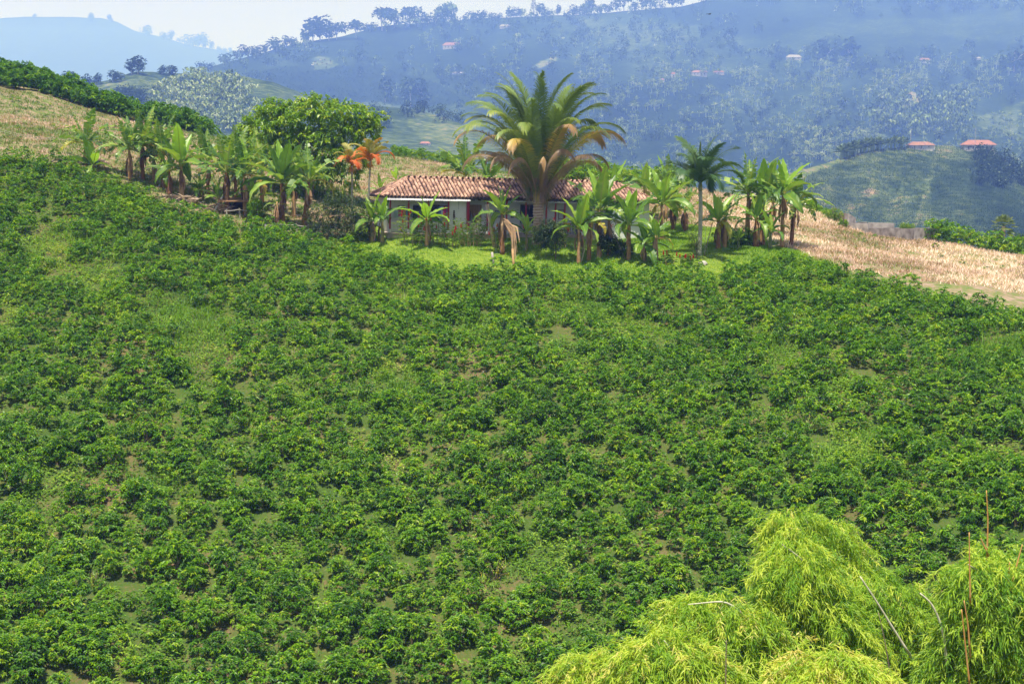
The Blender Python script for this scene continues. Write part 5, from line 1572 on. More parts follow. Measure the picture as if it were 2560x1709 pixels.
# ---- weeds, straw, lawn
def tufts(pts, blades, h, w, tint, r, spread=0.18, lean=0.5):
    mb = MB()
    n = len(pts) * blades
    base = np.repeat(pts, blades, 0) + np.c_[r.normal(0, spread, (n, 2)), np.full(n, -0.03)]
    a = r.uniform(0, 2 * PI, n)
    ln = r.uniform(0.05, lean, n)
    hh = np.repeat(h, blades) * r.uniform(0.6, 1.15, n)
    tip = base + np.stack([np.cos(a) * ln * hh, np.sin(a) * ln * hh, hh], -1)
    s_ = np.stack([-np.sin(a), np.cos(a), 0 * a], -1) * w / 2
    V = np.stack([base - s_, base + s_, tip], 1).reshape(-1, 3)
    T = np.repeat(np.clip(np.repeat(tint, blades) + r.normal(0, .12, n), 0, 1), 3)
    mb.add(V, tris=np.arange(n * 3).reshape(-1, 3), tint=T)
    return mb
q = np.stack([r.uniform(-48, 48, 60000), r.uniform(50, 112, 60000)], -1)
fq = fbm(q[:, 0], q[:, 1], 44, 3, 0.42) + 0.5 * fbm(q[:, 0], q[:, 1], 45, 2, 1.1)
q = q[(q[:, 1] < Yb(q[:, 0]) + 0.6) & (r.random(len(q)) < np.clip(np.interp(q[:, 1], [62, 78, 92], [0.14, 0.28, 0.60]) + 0.9 * fq, 0.10, 1))]
z = gz(q[:, 0], q[:, 1]); W3 = np.c_[q, z]
px_, py_ = PIX(W3)
m_ = (px_ > -80) & (px_ < 2640) & (py_ < 1760)
bare = fbm(q[:, 0], q[:, 1], 61, 3, 0.8) > 0.70
W3 = W3[m_ & ~bare]
print("weeds", len(W3))
tt = np.clip(0.42 + 0.28 * fbm(W3[:, 0], W3[:, 1], 62, 3, 0.35), 0, 1)
wd = kind(obj("weeds", tufts(W3[::2], 8, np.clip(0.34 + 0.3 * fbm(W3[::2, 0], W3[::2, 1], 63, 2, 0.5), .15, 1.0), 0.055, tt[::2], r, 0.26, 0.9), M_WEED), "stuff")
lp = W3[r.random(len(W3)) < 0.95]
lm = MB(); k_ = 9
nn_ = len(lp) * k_
bs = np.repeat(lp, k_, 0) + np.c_[r.normal(0, .2, (nn_, 2)), r.uniform(0.02, 1, nn_) * np.repeat(np.clip(.36 + .34 * fbm(lp[:, 0], lp[:, 1], 69, 2, 1.3) + r.uniform(-.1, .1, len(lp)), .12, .8), k_)]
lm.leaves(bs, np.c_[r.normal(0, 1, (nn_, 2)), r.uniform(-.1, .7, nn_)], r.uniform(.12, .28, nn_), .10, .15, .2, np.clip(np.repeat(0.42 + .25 * fbm(lp[:, 0], lp[:, 1], 68, 3, .9) + r.normal(0, .10, len(lp)), k_) + r.normal(0, .12, nn_), 0, .95))
kind(obj("leafy_weeds", lm, M_WEED), "stuff")["label"] = "low leafy weeds covering the soil between coffee bushes"
wd["label"] = "bright green weeds growing between the coffee bushes"
q = np.stack([r.uniform(-60, 60, 46000), r.uniform(96, 158, 46000)], -1)
q = q[(q[:, 1] > Yb(q[:, 0]) - 0.9) & (q[:, 1] < 154) & ~inpoly(q[:, 0], q[:, 1], LAWN_POLY)]
q = q[r.random(len(q)) < np.where(q[:, 1] > 130, 0.6, 1.0)]
z = gz(q[:, 0], q[:, 1]); S3 = np.c_[q, z]
px_, py_ = PIX(S3); S3 = S3[(px_ > -60) & (px_ < 2620)]
tt = np.where(S3[:, 0] < 2, 0.27, 0.72) + 0.36 * fbm(S3[:, 0], S3[:, 1], 64, 4, 0.5)
tt = tt - 0.4 * (S3[:, 1] > 0.5) * np.clip(fbm(S3[:, 0], S3[:, 1], 65, 3, 0.22) - 0.25, 0, 1)
sg = kind(obj("dry_grass", tufts(S3, 7, np.full(len(S3), 0.26), 0.075, np.clip(tt, 0, 1), r, 0.25, 1.6), M_STRAW), "stuff")
sg["label"] = "cut dry straw coloured grass on the cleared slopes"
q = np.stack([r.uniform(-15, 25, 30000), r.uniform(96, 118, 30000)], -1)
q = q[inpoly(q[:, 0], q[:, 1], LAWN_POLY) & (q[:, 1] > Yb(q[:, 0]) - 1)]
hx, hy = q[:, 0] - HOUSE[0], q[:, 1] - HOUSE[1]
u_, v_ = hx * math.cos(HA) + hy * math.sin(HA), -hx * math.sin(HA) + hy * math.cos(HA)
q = q[~((u_ > 0) & (u_ < HL) & (v_ > 0.2) & (v_ < HD))]
L3 = np.c_[q, gz(q[:, 0], q[:, 1])]
lg = kind(obj("lawn_grass", tufts(L3, 7, np.clip(0.13 + 0.12 * fbm(L3[:, 0], L3[:, 1], 66, 3, 0.5), .06, .5), 0.05, np.clip(0.55 + 0.2 * fbm(L3[:, 0], L3[:, 1], 67, 3, 0.6), 0, 1), r, 0.2, 0.9), M_WEED), "stuff")
lg["label"] = "short bright grass of the lawn round the farmhouse"

# ================================================================== BAMBOO AT THE LOWER RIGHT
def bamboo(label, path, Y, blobs, seed, n=260, tint=0.5, culm=True):
    """path: picture points of the culm from below up; blobs: (px, py, rx, ry) masses of hanging sprays"""
    r = np.random.default_rng(seed)
    foot = AT(path[0][0], Y + 0.8)
    o = thing("bamboo", label, "bamboo", foot, group="feathery bamboo in the lower right corner")
    s_ = Y / FPX
    pts = [np.array([0, 0, -0.3])] + [P(a, b_, Y + dy) - np.array(foot) for a, b_, dy in path]
    pts = np.array(pts)
    tt = np.linspace(0, len(pts) - 1, 30)
    cv = np.stack([np.interp(tt, np.arange(len(pts)), pts[:, c]) for c in range(3)], -1)
    for _ in range(3):
        cv[1:-1] = (cv[:-2] + 2 * cv[1:-1] + cv[2:]) / 4
    mb = MB(); mb.tube(cv, np.linspace(0.055, 0.012, 30), 6); obj("culm", mb, M_CULM, o, smooth=True)
    mb = MB()
    tot = sum(b_[2] * b_[3] for b_ in blobs)
    for (bx, by, rx, ry) in blobs:
        c0 = P(bx, by, Y) - np.array(foot)
        k = max(int(1.25 * n * rx * ry / tot), 6)
        u = unit(k, r) * (r.uniform(0.55, 1.4, (k, 1)) ** 0.5)
        c = c0 + u * np.array([rx * s_, min(rx, ry) * s_ * 1.0, ry * s_])
        per = 30
        out = u * [1, 0.8, 0.25]
        dirs = out + np.array([0, -0.1, -0.35]) + r.normal(0, 0.25, (k, 3))
        dirs /= np.linalg.norm(dirs, axis=1)[:, None]
        tq = np.repeat([0.12, 0.4, 0.65, 0.85, 1.0], per // 5)
        Ls = r.uniform(0.3, 0.7, k)
        base = c[:, None] + dirs[:, None] * (Ls[:, None] * tq[None])[..., None] - np.array([0, 0, 1.0]) * (0.38 * Ls[:, None] * tq[None] ** 2)[..., None]
        base = base.reshape(-1, 3) + r.normal(0, 0.03, (k * per, 3))
        d = np.repeat(dirs, per, 0) * 0.7 + r.normal(0, 0.7, (k * per, 3)) + np.array([0, 0, -0.15])
        tcl = np.repeat(np.clip(r.normal(tint, 0.24, k), 0, 1), per)
        mb.leaves(base, d, r.uniform(0.13, 0.25, k * per), 0.030, 0.12, r.uniform(0.1, 0.6, k * per), np.clip(tcl + r.normal(0, .12, k * per), 0, 1), mid=0.35)
    obj("foliage", mb, M_BAMB, o)
    return o
bamboo("tall leaning bamboo plume, brightest yellow green, left of the bare curved culm", [(2230, 1760, .3), (2120, 1560, 0), (2010, 1400, -.3), (1955, 1360, -.5)], 34, [(1990, 1390, 62, 56), (2000, 1460, 80, 72), (2045, 1530, 86, 80), (2090, 1600, 80, 66), (1965, 1480, 40, 60), (2125, 1570, 46, 50)], 1, 620, 0.62)
bamboo("small bamboo top poking up behind the tall leaning plume", [(2160, 1700, .5), (2080, 1420, .5), (2010, 1290, 0)], 38, [(1985, 1300, 56, 32), (2045, 1330, 62, 42), (2090, 1390, 60, 50), (2120, 1450, 50, 50), (1950, 1330, 26, 26)], 2, 340, 0.5)
bamboo("bamboo plume arching left over the dark coffee bushes", [(2010, 1780, .4), (1930, 1600, 0), (1820, 1500, -.2), (1720, 1510, -.5)], 33, [(1725, 1520, 44, 34), (1790, 1520, 60, 40), (1860, 1550, 58, 54), (1910, 1610, 62, 60), (1950, 1670, 56, 60), (1690, 1550, 26, 28)], 3, 470, 0.50)
bamboo("rounded bamboo dome at the bottom edge, leftmost big one", [(1760, 1790, .3), (1700, 1650, 0), (1660, 1600, -.2)], 31, [(1650, 1620, 70, 46), (1710, 1650, 76, 62), (1600, 1660, 56, 50), (1770, 1690, 60, 50), (1660, 1700, 80, 40)], 4, 480, 0.44)
bamboo("low bamboo fringe spreading left along the bottom edge", [(1560, 1800, .3), (1500, 1690, 0), (1450, 1655, 0)], 32, [(1470, 1655, 56, 24), (1540, 1650, 40, 26), (1430, 1690, 40, 20), (1520, 1700, 50, 20)], 5, 220, 0.50)
bamboo("bright yellow bamboo dome at the very bottom edge in front", [(2120, 1850, .3), (2090, 1720, 0), (2070, 1660, 0)], 28, [(2030, 1680, 66, 44), (2090, 1665, 70, 44), (2150, 1690, 60, 40), (1990, 1710, 50, 30), (2080, 1715, 110, 30)], 6, 520, 0.72)
bamboo("mid green bamboo mass behind the bare curved culm", [(2330, 1800, .5), (2280, 1620, .3), (2210, 1480, 0)], 37, [(2180, 1470, 60, 50), (2240, 1500, 70, 56), (2290, 1570, 62, 62), (2220, 1580, 60, 60), (2270, 1650, 72, 56), (2190, 1650, 54, 50), (2330, 1640, 50, 60), (2230, 1710, 90, 40)], 7, 780, 0.34)
bamboo("big bamboo crown filling the right edge of the corner", [(2560, 1850, .4), (2520, 1600, 0), (2470, 1440, 0), (2420, 1410, -.3)], 32, [(2440, 1440, 62, 40), (2500, 1450, 60, 56), (2540, 1520, 60, 70), (2460, 1530, 66, 66), (2420, 1600, 56, 60), (2500, 1610, 70, 70), (2540, 1690, 66, 66), (2440, 1690, 70, 56), (2380, 1660, 50, 60)], 8, 1000, 0.52)
bamboo("upright bamboo tuft at the right edge below the orange shoots", [(2540, 1700, .5), (2500, 1480, .4), (2470, 1380, .2)], 35, [(2480, 1385, 36, 26), (2510, 1420, 42, 36), (2470, 1430, 40, 30)], 9, 150, 0.40)
def culm(label, pts, Y, rad, mat, name="bamboo_culm"):
    w = np.array([P(a, b_, Y) for a, b_ in pts])
    tt = np.linspace(0, len(w) - 1, 16)
    cv = np.stack([np.interp(tt, np.arange(len(w)), w[:, c]) for c in range(3)], -1)
    for _ in range(2): cv[1:-1] = (cv[:-2] + 2 * cv[1:-1] + cv[2:]) / 4
    low = np.array(AT(pts[-1][0] + 10, Y + 5.0))
    dx, dy = pts[-1][0] - pts[-2][0], pts[-1][1] - pts[-2][1]
    e = P(pts[-1][0] + dx * 45 / abs(dy), pts[-1][1] + 45, Y + 3.0)
    cv = np.r_[cv, [e], [low]]
    mb = MB(); mb.tube(cv - cv[0], np.r_[np.linspace(rad * .5, rad, 16), rad * 1.1, rad * 1.2], 7)
    tag(obj(name, mb, mat, loc=cv[0], smooth=True), label, "bamboo culm", "bare culms among the bamboo")
culm("bare pale curved bamboo culm standing clear in the corner's middle", [(2300, 1482), (2328, 1505), (2350, 1550), (2362, 1600), (2366, 1655)], 31.5, 0.035, M_CULM)
culm("pale straight bamboo culm slanting between plumes left of the curved one", [(2150, 1440), (2190, 1500), (2230, 1565), (2268, 1625)], 32, 0.03, M_CULM)
0 and culm("thin grey culm slanting through the small bamboo top", [(2055, 1320), (2078, 1370), (2098, 1420)], 35, 0.022, M_CULM)
0 and culm("pale culm arching along the right bamboo crown's top", [(2405, 1430), (2440, 1415), (2470, 1440), (2495, 1480)], 30.5, 0.02, M_CULM)
culm("thin twisted dry culm near the bottom edge right of the yellow dome", [(2196, 1530), (2212, 1600), (2222, 1660), (2228, 1720)], 30, 0.016, M_STEM)
culm("thin dark culm at the bottom left dome", [(1816, 1600), (1815, 1650), (1814, 1720)], 30, 0.018, M_STEM)
for lab, pts, Y in (("tall orange bamboo shoot rising highest above the right crown", [(2466, 1225), (2470, 1300), (2468, 1378)], 33), ("short orange shoot leaning beside the tallest one", [(2452, 1345), (2460, 1362), (2467, 1378)], 33),
                    ("long orange shoot left of the right bamboo crown", [(2423, 1330), (2424, 1420), (2426, 1500)], 31), ("orange shoot at the right edge leaning right", [(2556, 1360), (2545, 1400), (2532, 1450)], 32),
                    ("short upright orange shoot near the right edge", [(2524, 1405), (2522, 1450)], 32), ("paired orange shoot low in the right crown, left one", [(2404, 1522), (2412, 1600), (2424, 1709)], 29.5),
                    ("paired orange shoot low in the right crown, right one", [(2410, 1500), (2420, 1560), (2424, 1615)], 29.5)):
    culm(lab, pts, Y, 0.022, M_SHOOT, "bamboo_shoot")

# ================================================================== THE FAR SLOPES
def fartree(seed, kind_="round", n=70):
    """unit-height far tree: lumpy crown of leaf clumps over a trunk"""
    r = np.random.default_rng(seed)
    mb = MB()
    if kind_ == "conifer":
        zz = r.uniform(0.1, 1, n); rr = 0.20 * (1.03 - zz)
        a = r.uniform(0, 6.28, n)
        base = np.stack([np.cos(a) * rr, np.sin(a) * rr, zz], -1)
        mb.leaves(base, np.stack([np.cos(a), np.sin(a), -.2 + 0 * a], -1), 0.10, 0.08, tint=r.uniform(.1, .4, n))
        mb.tube([[0, 0, 0], [0, 0, .95]], [.03, .008], 5, tint=0.1)
        return mb
    if kind_ == "banana":
        for k in range(9):
            a = k * 2.4; e = R(80 - 8 * k)
            d = np.array([math.cos(a) * math.cos(e), math.sin(a) * math.cos(e), math.sin(e)])
            mb.leaves([[0, 0, .5]], [d], 0.62, 0.17, 0.2, 0.35 - .1 * math.sin(e), r.uniform(.65, .95))
        mb.tube([[0, 0, 0], [0, 0, .52]], [.05, .03], 4, tint=0.9, cap=False)
        return mb
    if kind_ == "plume":                   # drooping bamboo plumes
        k = n
        t = r.uniform(0, 1, k)
        a0 = r.uniform(0, 6.28)
        pos = np.stack([0.45 * t ** 2 * math.cos(a0) + r.normal(0, .11, k), 0.45 * t ** 2 * math.sin(a0) + r.normal(0, .11, k), 0.25 + .75 * np.sin(t * 2.0) + r.normal(0, .05, k)], -1)
        mb.leaves(pos, np.c_[r.normal(0, .5, (k, 2)), np.full(k, -.8)], .22, .10, tint=np.clip(r.normal(.62, .12, k), 0, 1))
        return mb
    if kind_ == "umbrella":
        nl = 8
        cen = np.c_[r.uniform(-.42, .42, (nl, 2)), r.uniform(.66, .84, nl)]
        rad = np.tile([.20, .20, .11], (nl, 1))
    elif kind_ == "tall":
        nl = 6
        cen = np.c_[r.normal(0, .10, (nl, 2)), np.linspace(.42, .9, nl)]
        rad = np.tile([.17, .17, .13], (nl, 1))
    else:
        nl = 7
        cen = np.c_[r.uniform(-.30, .30, (nl, 2)), r.uniform(.38, .78, nl)]
        rad = np.tile([.25, .25, .2], (nl, 1))
    ci = r.integers(0, nl, n)
    u = unit(n, r)
    base = cen[ci] + u * rad[ci] * r.uniform(.75, 1.05, (n, 1))
    d = u + unit(n, r) * .8
    lt = r.normal(.36, .10, nl)[ci]
    mb.leaves(base, d, r.uniform(.13, .2, n), .13, .15, .2, np.clip(lt + r.normal(0, .10, n), 0, 1))
    mb.tube([[0, 0, -.05], [.01, 0, .35], [0, 0, .7]], [.03, .022, .012], 5, tint=0.75 if kind_ == "tall" else 0.25, cap=False)
    for k in range(min(nl, 5)):
        mb.tube([[0, 0, .32], cen[k] * .5 + [0, 0, .22], cen[k]], [.016, .012, .006], 4, tint=0.2, cap=False)
    return mb
FT = {k: [fartree(800 + i * 7 + len(k), k, nn).arrays() for i in range(5)] for k, nn in (("round", 60), ("tall", 56), ("umbrella", 64), ("plume", 60), ("banana", 0))}
r = np.random.default_rng(123)
def scatter(name, label, hill, pts, kinds, hpx, seed, dt=0.0, mat=M_FAR):
    r = np.random.default_rng(seed)
    mb = MB()
    pts = np.asarray(pts, float)
    W_ = hill.loc(pts[:, 0], pts[:, 1])
    for i in range(len(pts)):
        k = kinds[r.integers(len(kinds))]
        h = r.uniform(*hpx) * W_[i, 1] / FPX
        M = xf(W_[i] - [0, 0, h * .06], r.uniform(0, 6.28), h)
        wd_ = r.uniform(.85, 1.3); M[:3, 0] *= wd_; M[:3, 1] *= wd_
        mb.merge(None, M, dt=dt + r.normal(0, .06), arr=FT[k][r.integers(5)])
    o = kind(obj(name, mb, mat), "stuff")
    o["label"] = label
    return o
def rnd(n, x0, x1, y0, y1, fn=None):
    a = np.stack([r.uniform(x0, x1, n), r.uniform(y0, y1, n)], -1)
    return a if fn is None else a[fn(a[:, 0], a[:, 1])]
def below(hill, px, py, d=4):
    return py > hill.crest(px)[0] + d
opens = [F_COFFEE1, F_COFFEE2, F_PALE, F_CLEAR, F_RPAST, F_GRAS2, F_BARE]
def forest_ok(px, py):
    ok = below(H_MAIN, px, py, 6)
    for f in opens: ok &= ~inpoly(px, py, f)
    return ok & (fbm(px, py * 1.6, 91, 4, 0.022) > -0.18)
pts = rnd(3000, 480, 2600, 0, 400, forest_ok)
bz = lambda px, py: (px > 1450) & (py > 175 - 0.03 * (px - 1450)) & (fbm(px * .6, py * 2.2, 92, 3, 0.05) > -0.1)
isb = bz(pts[:, 0], pts[:, 1])
scatter("hillside_forest", "hazy woodland scattered over the far mountainside", H_MAIN, pts[~isb][:1350], ["round", "round", "tall", "plume"], (13, 34), 1)
bp = rnd(2600, 1430, 2560, 150, 440, lambda a, b: bz(a, b) & below(H_MAIN, a, b))
scatter("distant_banana_grove", "pale rows of banana plants on the far mountainside", H_MAIN, bp[:1500], ["banana"], (16, 26), 2, dt=-0.05)
bp = rnd(900, 950, 1800, 90, 260, lambda a, b: below(H_MAIN, a, b, 20) & (fbm(a, b * 2, 93, 3, 0.03) > 0.25))
scatter("distant_banana_grove", "light banana patches high on the mountainside's middle", H_MAIN, bp[:330], ["banana"], (14, 22), 3, dt=-0.05)
gp = rnd(400, 380, 640, 205, 335, lambda a, b: ((a - 510) / 130) ** 2 + ((b - 275) / 70) ** 2 < 1)
scatter("distant_bamboo_grove", "pale feathery bamboo grove on the green hill at left", H_GREEN, gp[:230], ["plume"], (28, 44), 4, dt=0.08)
gp = rnd(160, 290, 360, 235, 280)
scatter("hillside_trees", "dark tree clump at the left of the pale bamboo grove", H_GREEN, gp[:60], ["round"], (20, 34), 5, dt=-.08)
gp = rnd(500, 640, 1160, 255, 345, lambda a, b: (b > 250 + 0.05 * (a - 640)) & (fbm(a, b * 2, 94, 3, 0.03) > 0.1))
scatter("hillside_trees", "bushes and trees below the pale grassy band at centre left", H_GREEN, gp[:120], ["round", "tall"], (10, 34), 6)
gp = rnd(120, 2185, 2420, 258, 345)
scatter("distant_bamboo_grove", "drooping bamboo grove above the red roofed house at right", H_MAIN, gp[:85], ["plume"], (34, 52), 7, dt=0.0)
gp = rnd(300, 1980, 2190, 330, 405)
scatter("hillside_trees", "bamboo and bushes left of the plantation hill's top", H_MAIN, gp[:110], ["plume", "round", "banana"], (16, 30), 8, dt=0.02)
gp = rnd(260, 2100, 2270, 342, 392, lambda a, b: b < H_RIGHT.crest(a)[0] + 8)
scatter("distant_banana_grove", "banana plants along the plantation hill's crest", H_RIGHT, np.c_[gp[:, 0], np.maximum(gp[:, 1], H_RIGHT.crest(gp[:, 0])[0] + 1)][:70], ["banana"], (26, 42), 9, dt=-.1)
gp = rnd(220, 2440, 2600, 385, 470, lambda a, b: b > H_RIGHT.crest(a)[0])
scatter("hillside_trees", "dark trees at the right edge below the red roofed house", H_RIGHT, gp[:90], ["round"], (20, 44), 10, dt=-.05)
# rows of young coffee on the plantation hill
mb = MB(); M0 = MB(); u = unit(7, r); M0.leaves(u * .2 + [0, 0, .3], u + [0, 0, .3], .5, .38, tint=r.uniform(.25, .5, 7)); a0 = M0.arrays()
cnt = 0
for sv in np.arange(0.30, 0.99, 0.0125):
    for px in np.arange(1850, 2600, 5.2):
        px2 = px + r.normal(0, .7)
        cp = H_RIGHT.crest(px2)[0]
        py = 720 + (cp - 720) * sv
        if py > 640 or py < cp + 3 or inpoly(np.array([px2]), np.array([py]), D_GRASS)[0] or (inpoly(np.array([px2]), np.array([py]), D_SOIL)[0] and r.random() < .45): continue
        if py > 520 + 0.17 * (px2 - 1850): continue
        w = H_RIGHT.at(px2, sv)
        mb.merge(None, xf(w, r.uniform(0, 6), r.uniform(1.1, 1.8)), dt=r.normal(0, .05) - (.06 if px2 > 2330 else 0), arr=a0); cnt += 1
print("rows", cnt)
o = kind(obj("distant_coffee_rows", mb, M_FAR), "stuff"); o["label"] = "rows of young coffee on the plantation hill at right"
mb = MB()
for k in range(2600):
    px, py = r.uniform(600, 1200), r.uniform(165, 268)
    if not inpoly(np.array([px]), np.array([py]), F_COFFEE1)[0]: continue
    mb.merge(None, xf(H_MAIN.loc(px, py), r.uniform(0, 6), r.uniform(2.5, 4.2)), dt=r.normal(-.08, .05), arr=a0)
for k in range(1500):
    px, py = r.uniform(1540, 1900), r.uniform(188, 292)
    if not inpoly(np.array([px]), np.array([py]), F_COFFEE2)[0]: continue
    mb.merge(None, xf(H_MAIN.loc(px, py), r.uniform(0, 6), r.uniform(2.2, 3.8)), dt=r.normal(-.05, .05), arr=a0)
o = kind(obj("distant_coffee_rows", mb, M_FAR), "stuff"); o["label"] = "dark coffee fields on the far mountainside"
# single trees along the skylines
RT = [(505, 176, 26, "round", 0), (524, 178, 22, "round", 0), (560, 160, 30, "round", 0), (590, 152, 26, "round", 0), (620, 144, 36, "round", 0), (642, 138, 30, "round", 0), (662, 136, 24, "tall", 0), (692, 128, 40, "round", "round tree on the skyline left of the lone slim one"), (715, 122, 30, "tall", 0), (735, 120, 30, "round", 0),
      (760, 112, 36, "tall", "slim little tree standing alone on the skyline left of the dark clump"), (782, 106, 58, "tall", 0), (800, 104, 62, "tall", 0), (822, 102, 50, "round", 0), (842, 100, 46, "umbrella", 0), (890, 98, 46, "umbrella", "lone umbrella shaped tree silhouetted on the skyline"), (925, 80, 26, "round", 0),
      (955, 78, 62, "umbrella", "tallest umbrella crowned tree at the left end of the big skyline row"), (985, 72, 50, "round", 0), (1020, 70, 54, "umbrella", "second umbrella crowned tree in the big skyline row"), (1045, 68, 44, "round", 0), (1066, 66, 40, "round", 0), (1092, 64, 46, "plume", 0), (1112, 62, 54, "plume", "feathery pale bamboo at the right end of the big skyline row"), (1132, 60, 40, "plume", 0),
      (1165, 56, 22, "round", 0), (1188, 52, 28, "round", "small round tree alone on the skyline left of the far white roof"), (1207, 50, 24, "round", 0), (1226, 49, 20, "round", 0), (1245, 48, 18, "round", 0), (1283, 46, 34, "round", 0), (1300, 46, 24, "tall", 0), (1334, 44, 46, "conifer", "dark pointed conifer on the skyline above the big palm"), (1354, 42, 34, "round", "round tree right beside the pointed conifer on the skyline"),
      (1375, 42, 20, "round", 0), (1395, 40, 26, "tall", 0), (1440, 38, 30, "round", 0), (1458, 38, 34, "round", 0), (1476, 37, 42, "tall", 0), (1500, 34, 22, "round", 0), (1520, 33, 24, "round", 0), (1543, 31, 34, "round", 0), (1560, 30, 50, "umbrella", "open crowned tall tree on the skyline right of the conifer"), (1585, 28, 24, "round", 0), (1605, 26, 40, "tall", 0), (1625, 24, 46, "tall", 0), (1650, 20, 40, "umbrella", 0), (1680, 16, 36, "tall", 0), (1705, 12, 40, "tall", 0)]
PROTO = {k: [fartree(900 + i * 3 + len(k), k, nn) for i in range(4)] for k, nn in (("round", 230), ("tall", 200), ("umbrella", 230), ("plume", 220), ("conifer", 190))}
def split(mbs):                             # crown = leaves (first block), trunk = the tubes
    v, a, t, q, m = mbs.arrays()
    nlv = len(t)
    c, w = MB(), MB()
    lf = t.max() + 1 if len(t) else 0
    return v, a, t, q
PM = {}
for k, L_ in PROTO.items():
    for i, b_ in enumerate(L_):
        cr, tr = MB(), MB()
        for vv_, aa_ in zip(b_.v, b_.a): pass
        # leaf blocks are triangle-only, tubes carry quads
        v, a, t, q, m = b_.arrays()
        ism = np.zeros(len(v), bool)
        if len(q): ism[np.unique(q)] = True
        t = t[~ism[t].any(1)]
        ut, ti = np.unique(t, return_inverse=True)
        cr.add(v[ut], tris=ti.reshape(-1, 3), tint=a[ut])
        if len(q):
            uq, qi = np.unique(q, return_inverse=True)
            tr.add(v[uq], quads=qi.reshape(-1, 4), tint=a[uq])
        PM[(k, i)] = (cr.mesh("far_crown", M_FAR), tr.mesh("far_trunk", M_BARK) if len(q) else None)
def ridgetree(hill, px, py, h, k, label, group, i=None, dt=0):
    cp = hill.crest(px)[0]
    w = hill.loc(px, max(py, cp + 0.5))
    hh = h * w[1] / FPX
    cm_, tm_ = PM[(k, int(r.integers(4)))]
    o = link("distant_tree", cm_, None, Vector(w) - Vector((0, 0, hh * .05)), (0, 0, r.uniform(0, 6)), (hh * r.uniform(.9, 1.2), hh * r.uniform(.9, 1.2), hh))
    tag(o, label, "tree", group)
    if tm_: link("trunk", tm_, o)
    return o
ORD = "first second third fourth fifth sixth seventh eighth ninth tenth eleventh twelfth thirteenth fourteenth fifteenth sixteenth seventeenth eighteenth nineteenth twentieth".split()
def ordinal(i):
    return ORD[i] if i < 20 else ("twenty-" + ORD[i - 20] if i < 39 and i != 29 else ("thirtieth" if i == 29 else "last"))
FORM = dict(round="round crowned", tall="tall narrow", umbrella="spreading", plume="feathery", conifer="pointed")
half = len(RT) // 2
for i, (px, py, h, k, lab) in enumerate(RT):
    side = f"{ordinal(i)} from the left" if i < half else f"{ordinal(len(RT) - 1 - i)} from the right"
    ridgetree(H_MAIN, px, py, h, k, lab or f"{FORM[k]} hazy tree, {side} along the mountain's skyline", "trees along the mountain skyline")
for px, py, h, k, lab in [(227, 58, 24, "tall", 0), (275, 56, 18, "tall", 0), (88, 46, 12, "round", 0), (366, 90, 32, "round", "faint round tree alone on the misty skyline at far left"), (413, 100, 22, "round", 0), (430, 104, 26, "tall", 0), (448, 108, 14, "round", 0), (480, 118, 36, "round", "widest faint tree clump on the misty skyline"), (496, 120, 42, "round", 0), (510, 122, 32, "tall", 0), (530, 126, 24, "tall", 0), (548, 130, 16, "round", 0), (560, 132, 14, "round", 0), (576, 136, 16, "tall", 0), (592, 140, 14, "round", 0)]:
    mi_ = globals().get("mi_", -1) + 1
    ridgetree(H_MIST, px, py, h, k, lab or f"very faint {FORM[k]} tree, {ordinal(mi_)} from the left on the misty skyline", "trees on the misty skyline")
for px, py, h, k, lab in [(148, 222, 26, "round", "dark tree at the far left foot of the green hill"), (175, 218, 40, "umbrella", "open spreading tree at the green hill's left end"), (207, 214, 32, "round", "round tree right of the open spreading one on the green hill's left"), (226, 214, 22, "round", "small dark tree third from the green hill's left end"), (243, 212, 30, "round", "round dark tree just left of the green hill's rise"), (282, 206, 32, "round", "dark tree on the shoulder of the green hill's summit"), (300, 204, 24, "round", "low dark tree just below the green hill's summit"),
                        (329, 186, 40, "tall", "left one of two thin see-through trees on the green hill's summit"), (345, 184, 44, "tall", "right one of two thin see-through trees on the green hill's summit"), (405, 186, 24, "round", "broad dark bush on the green hill's skyline"), (424, 186, 26, "round", "rounder dark bush on the green hill's skyline beside the tiny palm"), (435, 186, 20, "tall", "tiny slim tree right of the dark bushes on the green hill's skyline"), (600, 262, 10, "round", "single small shrub on the bare grass of the green hill"), (696, 272, 22, "round", "dark shrub on the grass right of the pale bamboo grove")]:
    ridgetree(H_GREEN, px, py, h, k, lab, "trees on the green hill")
for px, py, h, k, lab in [(963, 256, 62, "tall", "tall pale trunked tree in the dark coffee field, leftmost"), (1026, 268, 70, "tall", "tall pale trunked tree in the middle of the mountain's foot"), (1054, 266, 66, "tall", "tall pale trunked tree right of the middle one at the mountain's foot"), (900, 192, 24, "tall", "small tree alone in the dark coffee field"), (950, 345, 70, "round", "big dark tree at the pale grassy band's left end"), (2070, 152, 58, "round", "dark broad tree beside the far white house at upper right"), (2120, 154, 58, "tall", "tall pale stemmed trees right of the upper far house"), (2535, 180, 74, "round", "large dark tree at the right edge of the mountainside"), (1820, 105, 40, "round", "dark tree high on the mountainside's right half"), (1925, 145, 16, "umbrella", "flat crowned tree left of the upper far house")]:
    ridgetree(H_MAIN, px, py, h, k, lab, "single trees on the mountainside")
